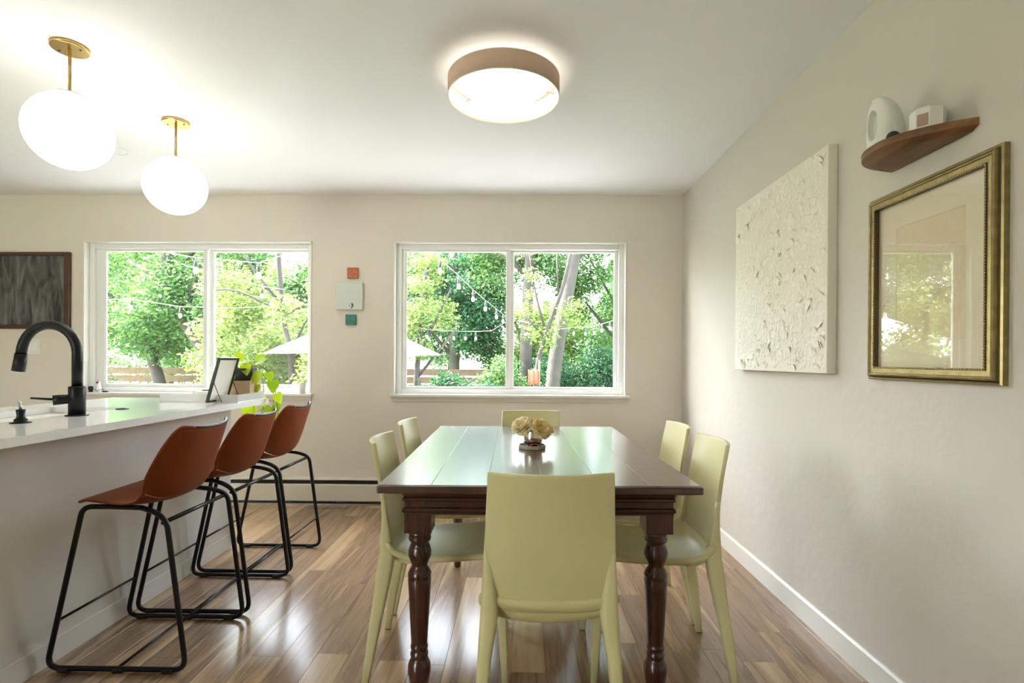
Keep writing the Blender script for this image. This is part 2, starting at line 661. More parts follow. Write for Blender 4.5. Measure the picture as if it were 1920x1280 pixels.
# ------------------------------------------------------------------ room shell
def wall_with_holes(x0, x1, z0, z1, y0, y1, holes):
    """boxes around rectangular holes (x0,x1,z0,z1), sorted by x"""
    m = MB()
    x = x0
    for hx0, hx1, hz0, hz1 in holes:
        m.box(x, hx0, y0, y1, z0, z1)
        if hz0 > z0:
            m.box(hx0, hx1, y0, y1, z0, hz0)
        m.box(hx0, hx1, y0, y1, hz1, z1)
        x = hx1
    m.box(x, x1, y0, y1, z0, z1)
    return m


struct(wall_with_holes(XL, XR, 0, HC, YB, YB + WT, [(*W1, *WZ), (*W2, *WZ)]).build('wall_back', 'wall_paint'))
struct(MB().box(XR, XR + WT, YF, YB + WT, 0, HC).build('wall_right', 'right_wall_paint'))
struct(MB().box(XL - WT, XL, YF, YB + WT, 0, HC).build('wall_left', 'wall_paint'))
struct(wall_with_holes(XL, XR, 0, HC, YF - WT, YF, REAR_FILL).build('wall_rear', 'wall_paint'))
struct(MB().box(XL - WT, XR + WT, YF - WT, YB + WT, HC, HC + 0.15).build('ceiling', 'ceiling_paint'))
struct(MB().box(XL - 0.6, XR + 0.6, YF - 0.6, YB + 0.75, HC + 0.15, HC + 0.30).build('roof', 'far_roof'))

# floor: slab plus separate planks where they can be told apart
PX0, PX1, PY0, PY1 = -1.82, XR, 0.9, YB
fl = MB()
fl.box(XL, XR, YF, PY0, -0.12, 0.0)
fl.box(XL, PX0, PY0, YB, -0.12, 0.0)
fl.box(PX0, XR, PY0, YB, -0.12, -0.006)
floor = struct(fl.build('floor', 'floor_wood'))
PW, PL = 0.128, 1.22
ncol = int(math.ceil((PX1 - PX0) / PW))
plank_cache = {}
for i in range(ncol):
    xa = PX0 + i * PW
    xb = min(xa + PW, PX1)
    off = random.uniform(0, PL)
    ya = PY0 - off
    while ya < PY1:
        y0, y1 = max(ya, PY0), min(ya + PL, PY1)
        ya += PL
        if y1 - y0 < 0.03:
            continue
        key = (round(xb - xa, 3), round(y1 - y0, 3))
        if key not in plank_cache:
            w, l = xb - xa - 0.0008, y1 - y0 - 0.0008
            c = 0.0006
            mb = MB()
            mb.rings([[(-w / 2, -l / 2, -0.007), (w / 2, -l / 2, -0.007), (w / 2, l / 2, -0.007), (-w / 2, l / 2, -0.007)],
                      [(-w / 2, -l / 2, -c), (w / 2, -l / 2, -c), (w / 2, l / 2, -c), (-w / 2, l / 2, -c)],
                      [(-w / 2 + c, -l / 2 + c, 0), (w / 2 - c, -l / 2 + c, 0), (w / 2 - c, l / 2 - c, 0), (-w / 2 + c, l / 2 - c, 0)]], True, False)
            me = mb.mesh('plank')
            me.materials.append(MATS['floor_wood'])
            plank_cache[key] = me
        o = bpy.data.objects.new('plank', plank_cache[key])
        COL.objects.link(o)
        o.parent = floor
        o.location = ((xa + xb) / 2, (y0 + y1) / 2, 0)

# right baseboard with a small bevelled top
bb = MB()
prof = [(XR, 0), (XR - 0.014, 0), (XR - 0.014, 0.092), (XR - 0.007, 0.100), (XR, 0.100)]
bb.rings([[(x, y, z) for x, z in prof] for y in (YF, YB)], True, False)
struct(bb.build('baseboard_right', 'trim_white'))


# ------------------------------------------------------------------ windows
def make_window(n, wx, glass_l, glass_r, zg):
    root = struct_empty('window_%d' % n, (0, 0, 0))
    x0, x1 = wx
    z0, z1 = WZ
    yg = YB + 0.085
    # jamb liner with a thin lip proud of the wall
    m = MB()
    t = 0.012
    m.box(x0 - 0.010, x0 + 0.003, YB - 0.008, YB + 0.075, z0 - 0.01, z1 + 0.010)
    m.box(x1 - 0.003, x1 + 0.010, YB - 0.008, YB + 0.075, z0 - 0.01, z1 + 0.010)
    m.box(x0 - 0.010, x1 + 0.010, YB - 0.008, YB + 0.075, z1 - 0.003, z1 + 0.010)
    m.build('jamb_liner', 'trim_white', root, bevel=0.003)
    fw = 0.045
    m = MB()
    m.box(x0, x0 + fw, YB + 0.045, YB + 0.14, z0, z1)
    m.box(x1 - fw, x1, YB + 0.045, YB + 0.14, z0, z1)
    m.box(x0 + fw, x1 - fw, YB + 0.045, YB + 0.14, z1 - fw, z1)
    m.box(x0 + fw, x1 - fw, YB + 0.045, YB + 0.14, z0, z0 + fw * 0.9)
    m.build('window_frame', 'vinyl_white', root, bevel=0.004)
    for k, (ga, gb) in enumerate((glass_l, glass_r)):
        yo = YB + (0.062 if k == 0 else 0.088)
        a = (x0 + fw) if k == 0 else ga - 0.035
        b_ = gb + 0.035 if k == 0 else x1 - fw
        s = MB()
        s.box(a, ga, yo, yo + 0.03, z0 + 0.04, z1 - 0.045)
        s.box(gb, b_, yo, yo + 0.03, z0 + 0.04, z1 - 0.045)
        s.box(ga, gb, yo, yo + 0.03, zg[1], z1 - 0.045)
        s.box(ga, gb, yo, yo + 0.03, z0 + 0.04, zg[0])
        so_ = s.build('sash', 'vinyl_white', root, bevel=0.004)
        MB().box(ga - 0.005, gb + 0.005, yo + 0.012, yo + 0.016, zg[0] - 0.005, zg[1] + 0.005).build('pane', 'window_glass', so_)
        g = MB()
        if k == 0:
            g.box(ga, ga + 0.008, yo + 0.004, yo + 0.012, zg[0], zg[1])
            g.build('glazing_bead', 'ceramic_white', so_)
    m = MB()
    m.box(x0 - 0.03, x1 + 0.03, YB - 0.055, YB + 0.046, z0 - 0.018, z0 + 0.002)
    m.build('window_sill', 'trim_white', root, bevel=0.004)
    m = MB()
    m.box(x0 - 0.012, x1 + 0.012, YB - 0.016, YB + 0.002, z0 - 0.056, z0 - 0.018)
    m.build('apron', 'wall_paint', root, bevel=0.003)
    return root


make_window(1, W1, (-3.434, -2.617), (-2.542, -1.749), (0.953, 2.043))
make_window(2, W2, (-0.942, -0.123), (-0.058, 0.760), (0.946, 2.045))
# unseen glazed opening added in the rear wall to let in fill daylight
for k, (rx0, rx1, rz0, rz1) in enumerate(REAR_FILL):
    root = struct_empty('window_%d' % (3 + k))
    m = MB()
    fw = 0.06
    xm = (rx0 + rx1) / 2
    for a, b_ in ((rx0, rx0 + fw), (xm - fw / 2, xm + fw / 2), (rx1 - fw, rx1)):
        m.box(a, b_, YF - 0.10, YF - 0.04, rz0, rz1)
    m.box(rx0, rx1, YF - 0.10, YF - 0.04, rz1 - fw, rz1)
    m.box(rx0, rx1, YF - 0.10, YF - 0.04, rz0, rz0 + fw)
    m.build('window_frame', 'vinyl_white', root)
    for a, b_ in ((rx0 + fw, xm - fw / 2), (xm + fw / 2, rx1 - fw)):
        MB().box(a, b_, YF - 0.072, YF - 0.068, rz0 + fw, rz1 - fw).build('pane', 'window_glass', root)

# ------------------------------------------------------------------ baseboard heater along the back wall
h = thing('baseboard_heater', 'long beige metal baseboard heater along the wall below the windows', 'heater', (0, YB, 0))
hx0, hx1 = -3.2, XR - 0.02
m = MB()
m.box(hx0, hx1, -0.012, -0.002, 0.010, 0.218)
m.build('back_plate', 'heater_paint', h)
m = MB()
sec = [(-0.064, 0.034), (-0.066, 0.158), (-0.062, 0.166), (-0.054, 0.168), (-0.054, 0.164), (-0.060, 0.158), (-0.058, 0.034)]
m.rings([[(x, y, z) for y, z in sec] for x in (hx0, hx1)], True, False)
m.build('front_panel', 'heater_paint', h)
m = MB()
sec = [(-0.012, 0.212), (-0.046, 0.205), (-0.052, 0.198), (-0.053, 0.203), (-0.046, 0.212), (-0.012, 0.220)]
m.rings([[(x, y, z) for y, z in sec] for x in (hx0, hx1)], True, False)
m.build('top_hood', 'heater_paint', h)
MB().box(hx0, hx1, -0.040, -0.013, 0.020, 0.185).build('fin_core', 'dark_slot', h)
MB().box(hx0, hx1, -0.058, -0.013, 0.0005, 0.012).build('floor_channel', 'steel', h)

# ------------------------------------------------------------------ kitchen island
XC, XP, ZC = -1.5865, -1.779, 0.914
isl = thing('kitchen_island', 'long island base with plain beige back panel behind the bar stools', 'island')
MB().box(-2.50, XP, 0.35, 3.22, 0.0, ZC - 0.0305).build('body', 'island_paint', isl, bevel=0.003)
MB().box(XP - 0.002, XP + 0.006, 0.35, 3.22, 0.0, 0.092).build('base_trim', 'island_paint', isl, bevel=0.003)

SX0, SX1, SY0, SY1 = -2.375, -1.992, 1.86, 2.638
ct = thing('countertop', 'glossy white quartz countertop on the island with cutout sink', 'countertop')
z0, z1 = ZC - 0.030, ZC
m = MB()
m.box(-2.58, SX0, 0.30, 3.30, z0, z1)
m.box(SX1, XC, 0.30, 3.30, z0, z1)
m.box(SX0, SX1, 0.30, SY0, z0, z1)
m.box(SX0, SX1, SY1, 3.30, z0, z1)
m.build('slab', 'quartz', ct)
m = MB()
d = 0.19
m.box(SX0 - 0.004, SX0 + 0.002, SY0, SY1, z0 - d, z0 - 0.0005)
m.box(SX1 - 0.002, SX1 + 0.004, SY0, SY1, z0 - d, z0 - 0.0005)
m.box(SX0, SX1, SY0 - 0.004, SY0 + 0.002, z0 - d, z0 - 0.0005)
m.box(SX0, SX1, SY1 - 0.002, SY1 + 0.004, z0 - d, z0 - 0.0005)
m.box(SX0, SX1, SY0, SY1, z0 - d - 0.004, z0 - d)
m.build('sink_basin', 'steel', ct)

# faucet
fx, fy = -1.918, 2.254
f = thing('kitchen_faucet', 'tall matte black gooseneck faucet with side lever on the counter', 'faucet', (fx, fy, ZC))
MB().lathe([(0.042, 0.0005), (0.042, 0.004), (0.031, 0.005), (0.031, 0.006)], 28).build('base_plate', 'faucet_black', f)
MB().lathe([(0.031, 0.005), (0.031, 0.124), (0.029, 0.127), (0.022, 0.127)], 28).build('body', 'faucet_black', f, )
arc = [(0, 0, 0.12), (0, 0, 0.27)]
R_ = 0.122
for k in range(1, 15):
    a = PI * k / 14 * 0.93
    arc.append((-R_ + R_ * math.cos(a), 0, 0.27 + R_ * math.sin(a)))
lx, ly, lz = arc[-1]
arc.append((lx - 0.006, 0, lz - 0.035))
MB().tube(arc, 0.0195, 16).build('spout', 'faucet_black', f)
MB().tube([(lx - 0.004, 0, lz - 0.03), (lx - 0.018, 0, lz - 0.105)], [0.0225, 0.0235], 18).build('spray_head', 'faucet_black', f)
hb = MB().tube([(0.0, -0.004, 0.075), (-0.035, -0.034, 0.072), (-0.058, -0.055, 0.070)], [0.018, 0.0205, 0.0215], 16).build('handle_hub', 'faucet_black', f)
MB().tube([(-0.056, -0.046, 0.073), (-0.145, -0.062, 0.079)], [0.0055, 0.0042], 10).build('lever', 'faucet_black', hb)

# soap pump and air switch
s = thing('soap_dispenser', 'black counter soap pump with grey spout beside the sink', 'soap dispenser', (-1.907, 1.985, ZC))
MB().lathe([(0.033, 0.0005), (0.033, 0.003), (0.020, 0.006), (0.021, 0.014), (0.014, 0.020), (0.012, 0.028), (0.0145, 0.048), (0.0155, 0.052), (0.004, 0.053)], 22).build('pump_body', 'faucet_black', s)
MB().tube([(0, 0, 0.050), (-0.006, 0, 0.082)], [0.0052, 0.0045], 10).build('spout', 'silver_tip', s)
s = thing('air_switch', 'small flat black round button set in the white counter', 'button', (-1.945, 2.55, ZC))
MB().lathe([(0.028, 0.0005), (0.028, 0.003), (0.024, 0.005), (0.012, 0.0052)], 22).build('collar', 'faucet_black', s)
MB().lathe([(0.014, 0.0045), (0.014, 0.007), (0.010, 0.008)], 18).build('button', 'bowl_dark', s)

# acrylic tray at the end of the counter
tx0, tx1, ty0, ty1 = -2.055, -1.605, 2.975, 3.285
t = thing('counter_tray', 'low clear-walled white acrylic tray on the island end', 'tray', ((tx0 + tx1) / 2, (ty0 + ty1) / 2, ZC))
a, b_ = (tx1 - tx0) / 2, (ty1 - ty0) / 2
MB().box(-a, a, -b_, b_, 0.0005, 0.005).build('tray_floor', 'quartz', t)
for x0_, x1_, y0_, y1_ in ((-a, -a + .005, -b_, b_), (a - .005, a, -b_, b_), (-a + .005, a - .005, -b_, -b_ + .005), (-a + .005, a - .005, b_ - .005, b_)):
    MB().box(x0_, x1_, y0_, y1_, 0.005, 0.045).build('side_wall', 'acrylic', t)
zt = ZC + 0.0055
o = MB().lathe([(0.020, 0), (0.022, 0.002), (0.036, 0.017), (0.0375, 0.018), (0.034, 0.0165), (0.019, 0.004), (0.002, 0.003)], 22).build('small_bowl', 'bowl_dark')
o.location = (-1.845, 3.06, zt)
tag(o, 'small dark bowl lying in the white tray on the counter', 'bowl')
pp = thing('notepaper', 'loose cream papers and thin pen in the counter tray', 'paper', (-1.86, 3.19, zt))
MB().box(-0.09, 0.09, -0.06, 0.05, 0.0, 0.045).build('paper_stack', 'paper', pp, bevel=0.002)
MB().tube([(-0.075, -0.01, 0.051), (0.03, 0.035, 0.051)], 0.004, 8).build('pen', 'bowl_dark', pp)

# framed sheet on a small easel, seen from behind
fr = thing('document_frame', 'thin dark tabletop frame with cream sheet, leaning on two wire legs', 'picture frame', (-1.745, 2.995, zt))
W_, H_ = 0.205, 0.262
lean = 0.27
ca, sa = math.cos(lean), math.sin(lean)


def lf(y, s_, d_):
    # y along width, s_ up the sheet, d_ out of the back (towards +X)
    return (s_ * sa + d_ * ca, y, s_ * ca - d_ * sa)


def lbox(m, y0, y1, s0, s1, d0, d1):
    vs_ = [lf(y, s_, d_) for d_ in (d0, d1) for (y, s_) in ((y0, s0), (y1, s0), (y1, s1), (y0, s1))]
    m.add(vs_, [(0, 1, 2, 3), (7, 6, 5, 4), (0, 4, 5, 1), (1, 5, 6, 2), (2, 6, 7, 3), (3, 7, 4, 0)])


m = MB()
e = 0.013
lbox(m, -W_ / 2, -W_ / 2 + e, 0.002, H_, 0.001, 0.014)
lbox(m, W_ / 2 - e, W_ / 2, 0.002, H_, 0.001, 0.014)
lbox(m, -W_ / 2 + e, W_ / 2 - e, 0.002, e, 0.001, 0.014)
lbox(m, -W_ / 2 + e, W_ / 2 - e, H_ - e, H_, 0.001, 0.014)
m.build('frame', 'frame_green_black', fr)
m = MB()
lbox(m, -W_ / 2 + e, W_ / 2 - e, e, H_ - e, 0.005, 0.009)
m.build('sheet', 'paper', fr)
for yy in (-W_ / 2 + 0.006, W_ / 2 - 0.006):
    p0 = lf(yy, 0.12, 0.014)
    MB().tube([p0, (p0[0] + 0.045, yy, 0.002)], 0.0022, 6).build('easel_leg', 'black_metal', fr)

# ------------------------------------------------------------------ trailing pothos in a two-tone pot
pl = thing('pothos_plant', 'trailing lime-green pothos in black pot on pale wood base', 'plant', (-1.69, 3.205, zt))
MB().box(-0.076, 0.070, -0.068, 0.068, 0.0, 0.112).build('pot_base', 'pale_wood', pl, bevel=0.004)
MB().lathe([(0.064, 0.1125), (0.069, 0.12), (0.071, 0.185), (0.068, 0.187), (0.063, 0.180)], 28).build('pot', 'pot_black', pl)
MB().lathe([(0.002, 0.172), (0.064, 0.176)], 20, cap=False).build('soil', 'soil', pl)


def heart_mesh(name, matname):
    # heart-shaped leaf, unit length along +Y, stalk end at the origin, folded along the midrib
    outl = [(0.0, 0.06), (0.16, -0.02), (0.34, 0.05), (0.43, 0.24), (0.39, 0.48), (0.26, 0.72), (0.12, 0.90), (0.0, 1.04)]
    vs_, fs = [], []
    mid = [(0, 0.06), (0, 0.18), (0, 0.30), (0, 0.42), (0, 0.56), (0, 0.74), (0, 0.90), (0, 1.04)]
    for x, y in mid:
        vs_.append((x, y, -0.10 * (y - 0.35) ** 2 - 0.03))
    for sgn in (1, -1):
        for x, y in outl[1:-1]:
            vs_.append((sgn * x, y, 0.16 * x - 0.30 * x * x - 0.22 * max(0, y - 0.3) ** 2))
    nm = len(mid)
    for side in (0, 1):
        o_ = nm + side * 6
        chain = [0] + [o_ + k for k in range(6)] + [7]
        for k in range(7):
            a_, b2 = chain[k], chain[k + 1]
            m0, m1 = k, k + 1
            q = [a_, b2, m1, m0]
            q = [v for i_, v in enumerate(q) if v not in q[:i_]]
            if len(q) > 2:
                fs.append(tuple(q if side == 0 else q[::-1]))
    me = bpy.data.meshes.new(name)
    me.from_pydata(vs_, [], fs)
    me.polygons.foreach_set('use_smooth', [True] * len(fs))
    me.materials.append(MATS[matname])
    return me


POTHOS = []
for k, c in enumerate([(0.24, 0.40, 0.015), (0.34, 0.50, 0.02), (0.44, 0.57, 0.03)]):
    leaf_mat('pothos_%d' % k, [c, c], 0.40, 0.32)
    POTHOS.append(heart_mesh('leaf', 'pothos_%d' % k))


def put_leaf(parent, p, direction, size, roll=0.0, pick=None):
    me = POTHOS[random.randrange(3) if pick is None else pick]
    o_ = bpy.data.objects.new('leaf', me)
    COL.objects.link(o_)
    o_.parent = parent
    y = Vector(direction).normalized()
    up = Vector((0.25, -0.9, 0.5))
    x = y.cross(up).normalized()
    zz = x.cross(y)
    mt = Matrix((x, y, zz)).transposed().to_4x4() @ Matrix.Rotation(roll, 4, 'Y')
    o_.matrix_local = Matrix.Translation(p) @ mt @ Matrix.Scale(size, 4)


# vines (local coordinates, pot at the origin); they spill over the counter's end and right edge
VINES = [
    [(0.02, -0.01, 0.18), (0.07, 0.02, 0.215), (0.125, 0.05, 0.17), (0.145, 0.09, 0.07), (0.15, 0.12, -0.05), (0.15, 0.13, -0.15)],
    [(0.01, 0.03, 0.18), (0.04, 0.08, 0.21), (0.05, 0.13, 0.12), (0.05, 0.15, -0.02), (0.03, 0.155, -0.14), (0.00, 0.155, -0.26)],
    [(-0.01, 0.03, 0.18), (0.00, 0.09, 0.20), (-0.01, 0.135, 0.10), (-0.02, 0.15, -0.03), (-0.015, 0.155, -0.18), (-0.03, 0.16, -0.30)],
    [(0.03, 0.0, 0.18), (0.10, 0.04, 0.20), (0.13, 0.10, 0.10), (0.115, 0.14, -0.03), (0.10, 0.15, -0.14)],
    [(-0.03, -0.01, 0.18), (-0.03, -0.05, 0.235), (-0.02, -0.075, 0.24)],
]
for vn in VINES:
    MB().tube(fillet(vn, 0.06, 4), 0.0022, 6).build('vine', 'vine', pl)
LEAVES = [  # position, direction, size
    ((0.085, -0.02, 0.225), (0.55, -0.2, 0.15), 0.085), ((0.03, -0.05, 0.215), (0.3, -0.3, -1.0), 0.075), ((-0.05, -0.06, 0.215), (-0.9, -0.2, -0.1), 0.065),
    ((-0.045, -0.07, 0.155), (0.2, -0.3, -0.8), 0.06), ((0.0, -0.03, 0.24), (-0.3, -0.2, 0.5), 0.06), ((-0.03, 0.02, 0.23), (-0.6, 0.1, 0.6), 0.06),
    ((-0.06, -0.05, 0.115), (0.4, -0.3, -0.9), 0.062),
    ((0.075, -0.02, 0.17), (0.15, -0.2, -1), 0.085), ((0.075, 0.0, 0.09), (0.1, -0.2, -1), 0.055), ((0.13, 0.04, 0.165), (0.35, -0.2, -0.9), 0.062),
    ((0.145, 0.07, 0.115), (0.1, -0.3, -1), 0.085), ((0.15, 0.10, 0.03), (0.45, -0.2, -0.9), 0.075), ((0.15, 0.12, -0.03), (0.2, -0.2, -1), 0.055),
    ((0.15, 0.13, -0.10), (0.4, -0.1, -1), 0.06), ((0.145, 0.13, -0.13), (-0.2, -0.1, -1), 0.055), ((0.10, 0.15, -0.08), (-0.3, -0.2, -1), 0.075),
    ((0.10, 0.15, -0.06), (0.6, -0.2, -0.2), 0.05), ((0.03, 0.155, -0.07), (0.9, -0.2, -0.15), 0.08), ((0.00, 0.155, -0.06), (-0.8, -0.2, -0.2), 0.10),
    ((0.03, 0.155, -0.12), (0.5, -0.2, -0.9), 0.085), ((-0.03, 0.155, -0.14), (-0.5, -0.3, -0.8), 0.07), ((0.0, 0.155, -0.22), (-0.6, -0.2, -0.8), 0.065),
    ((-0.02, 0.16, -0.26), (0.1, -0.2, -1), 0.10), ((-0.05, 0.155, -0.10), (-0.4, -0.2, -1), 0.08), ((0.03, 0.15, 0.0), (0.4, -0.2, -0.8), 0.07),
    ((-0.02, 0.10, 0.19), (-0.5, 0.3, 0.3), 0.07), ((0.04, 0.08, 0.22), (0.3, 0.2, 0.6), 0.065), ((0.11, 0.14, -0.14), (0.7, -0.1, -0.7), 0.06),
    ((0.15, 0.13, -0.16), (0.0, -0.2, -1), 0.055), ((-0.03, 0.16, -0.30), (0.3, -0.2, -0.9), 0.07),
]
for q, (p_, d_, s_) in enumerate(LEAVES):
    put_leaf(pl, p_, d_, s_, random.uniform(-0.5, 0.5))

# ------------------------------------------------------------------ bar stools
def make_stool(label):
    """local: faces +Y (towards the island), X is width, origin on the floor"""
    r = thing('bar_stool', label, 'bar stool', group='leather bar stools along the island')
    prof = [(0.205, 0.612), (0.200, 0.626), (0.165, 0.632), (0.09, 0.622), (0.02, 0.606), (-0.045, 0.600), (-0.095, 0.612), (-0.130, 0.640), (-0.155, 0.685),
            (-0.176, 0.745), (-0.196, 0.815), (-0.212, 0.870), (-0.219, 0.893)]
    hw = [0.165, 0.178, 0.192, 0.198, 0.200, 0.200, 0.200, 0.200, 0.198, 0.194, 0.186, 0.172, 0.150]
    wrap = [0, 0, 0.0, 0.004, 0.012, 0.03, 0.055, 0.075, 0.085, 0.08, 0.066, 0.05, 0.04]   # how far the edges curl inwards
    NU = 15
    P = []
    n = len(prof)
    for i in range(n):
        a0 = prof[max(i - 1, 0)]
        a1 = prof[min(i + 1, n - 1)]
        ty, tz = a1[0] - a0[0], a1[1] - a0[1]
        L_ = math.hypot(ty, tz)
        ny, nz = -tz / L_, ty / L_
        if nz < 0 or (nz == 0 and ny < 0):
            ny, nz = -ny, -nz
        if i >= 8:
            ny, nz = abs(ny), abs(nz)
        row = []
        for j in range(NU):
            u = -1 + 2 * j / (NU - 1)
            k = abs(u) ** 2.6
            row.append((hw[i] * u, prof[i][0] + ny * wrap[i] * k, prof[i][1] + nz * wrap[i] * k))
        P.append(row)
    split = 6
    MB().grid(P[:split + 1], flip=True).build('seat', 'leather', r, solid=0.009, offset=0.0, subsurf=2)
    MB().grid(P[split:], flip=True).build('backrest', 'leather', r, solid=0.009, offset=0.0, subsurf=2)
    MB().tube(fillet([P[i][0] for i in range(5, n)] + P[-1][1:3], 0.03, 3), 0.0066, 8).build('side_binding', 'leather', r)
    MB().tube(fillet(P[-1][1:], 0.03, 3), 0.0062, 8).build('top_rim', 'leather_trim', r)
    MB().tube(fillet([P[i][-1] for i in range(5, n)], 0.03, 3), 0.0085, 8).build('side_rim', 'leather_trim', r)
    tr = 0.0098
    for s_ in (-1, 1):
        x = s_ * 0.202
        pts = [(x * 0.80, -0.03, 0.600), (x * 0.86, 0.10, 0.606), (x * 0.97, 0.162, 0.611), (x, 0.292, tr + 0.003), (x, -0.232, tr + 0.003), (x, -0.158, 0.560), (x * 0.90, -0.105, 0.588), (x * 0.80, -0.031, 0.600)]
        fl_ = MB().tube(fillet(pts, 0.052, 7), tr, 10).build('sled_leg', 'black_metal', r)
        for yy in (0.225, 0.02, -0.165):
            MB().box(x - 0.0115, x + 0.0115, yy - 0.02, yy + 0.02, 0.0002, 0.018).build('foot_pad', 'black_glide', fl_, bevel=0.004)
    MB().tube([(-0.202, -0.143, 0.556), (0.202, -0.143, 0.556)], 0.0085, 10).build('rear_crossbar', 'black_metal', r)
    MB().tube([(-0.174, 0.10, 0.605), (0.174, 0.10, 0.605)], 0.0085, 10).build('seat_crossbar', 'black_metal', r)
    MB().tube([(-0.202, 0.255, 0.186), (0.202, 0.255, 0.186)], 0.0052, 8).build('footrest', 'black_metal', r)
    MB().tube([(-0.202, -0.207, 0.186), (0.202, -0.207, 0.186)], 0.0052, 8).build('rear_stretcher', 'black_metal', r)
    MB().tube([(-0.202, 0.03, tr + 0.003), (0.202, 0.03, tr + 0.003)], 0.0052, 8).build('floor_stretcher', 'black_metal', r)
    return r


st = make_stool('brown leather bar stool nearest the camera, whole black sled base in view')
st.location = (-1.462, 2.132, 0)
st.rotation_euler = (0, 0, PI / 2)
dup(st, (-1.458, 2.585, 0), PI / 2, 'middle brown leather bar stool between the two others')
dup(st, (-1.462, 3.042, 0), PI / 2, 'farthest brown leather bar stool, beside the trailing plant')

# ------------------------------------------------------------------ dining table
TZ, TW, TL = 0.78, 0.995, 1.48
tb = thing('dining_table', 'dark stained wooden farmhouse dining table with turned legs', 'table', (0.048, 2.352, 0), math.radians(1.1))
edges = [-0.4975, -0.335, -0.162, 0.012, 0.185, 0.34, 0.4975]
for k in range(6):
    a, b_ = edges[k] + 0.0003, edges[k + 1] - 0.0003
    MB().box(a, b_, -TL / 2 + 0.012, TL / 2 - 0.012, TZ - 0.024, TZ).build('plank', 'table_wood', tb, bevel=0.0009)
for s_ in (-1, 1):
    m = MB()
    y0, y1 = sorted((s_ * (TL / 2 - 0.0125), s_ * TL / 2))
    m.box(-TW / 2 - 0.003, TW / 2 + 0.003, y0, y1, TZ - 0.025, TZ - 0.001)
    m.build('end_cap', 'table_wood', tb, bevel=0.005, seg=3)


def ring_rect(ins, z):
    a, b2 = TW / 2 - ins, TL / 2 - ins
    return [(-a, -b2, z), (a, -b2, z), (a, b2, z), (-a, b2, z)]


ap = MB()
prof = [(0.016, TZ - 0.0245), (0.022, TZ - 0.030), (0.036, TZ - 0.034), (0.050, TZ - 0.036), (0.064, TZ - 0.042), (0.068, TZ - 0.052), (0.064, TZ - 0.055), (0.064, TZ - 0.063),
        (0.070, TZ - 0.067), (0.070, TZ - 0.084), (0.064, TZ - 0.088), (0.062, TZ - 0.094), (0.064, TZ - 0.099), (0.068, TZ - 0.102), (0.068, TZ - 0.108), (0.09, TZ - 0.108), (0.09, TZ - 0.03)]
ap.rings([ring_rect(i_, z) for i_, z in prof[::-1]], False, False)
ap.build('apron', 'apron_wood', tb)
leg_prof = [(0.016, 0.0), (0.020, 0.008), (0.022, 0.045), (0.024, 0.085), (0.033, 0.125), (0.0375, 0.155), (0.036, 0.175), (0.029, 0.192), (0.025, 0.198), (0.0285, 0.203), (0.0295, 0.211),
            (0.026, 0.217), (0.024, 0.222), (0.0285, 0.228), (0.028, 0.236), (0.0255, 0.242), (0.0265, 0.25), (0.031, 0.33), (0.0365, 0.43), (0.038, 0.452), (0.036, 0.458), (0.038, 0.463),
            (0.038, 0.472), (0.032, 0.484), (0.026, 0.493), (0.0255, 0.500), (0.031, 0.512), (0.0375, 0.530), (0.0375, 0.545), (0.032, 0.562), (0.027, 0.572), (0.0345, 0.578), (0.037, 0.586), (0.0345, 0.594), (0.037, 0.600), (0.037, 0.612)]
lx_, ly_ = TW / 2 - 0.112, TL / 2 - 0.112
for sx in (-1, 1):
    for sy in (-1, 1):
        m = MB().lathe(leg_prof, 28, (sx * lx_, sy * ly_, 0))
        m.bbox_((sx * lx_, sy * ly_, 0.676), (0.086, 0.086, 0.128))
        m.build('leg', 'table_leg_wood', tb)

# ------------------------------------------------------------------ dining chairs
CH = 0.862


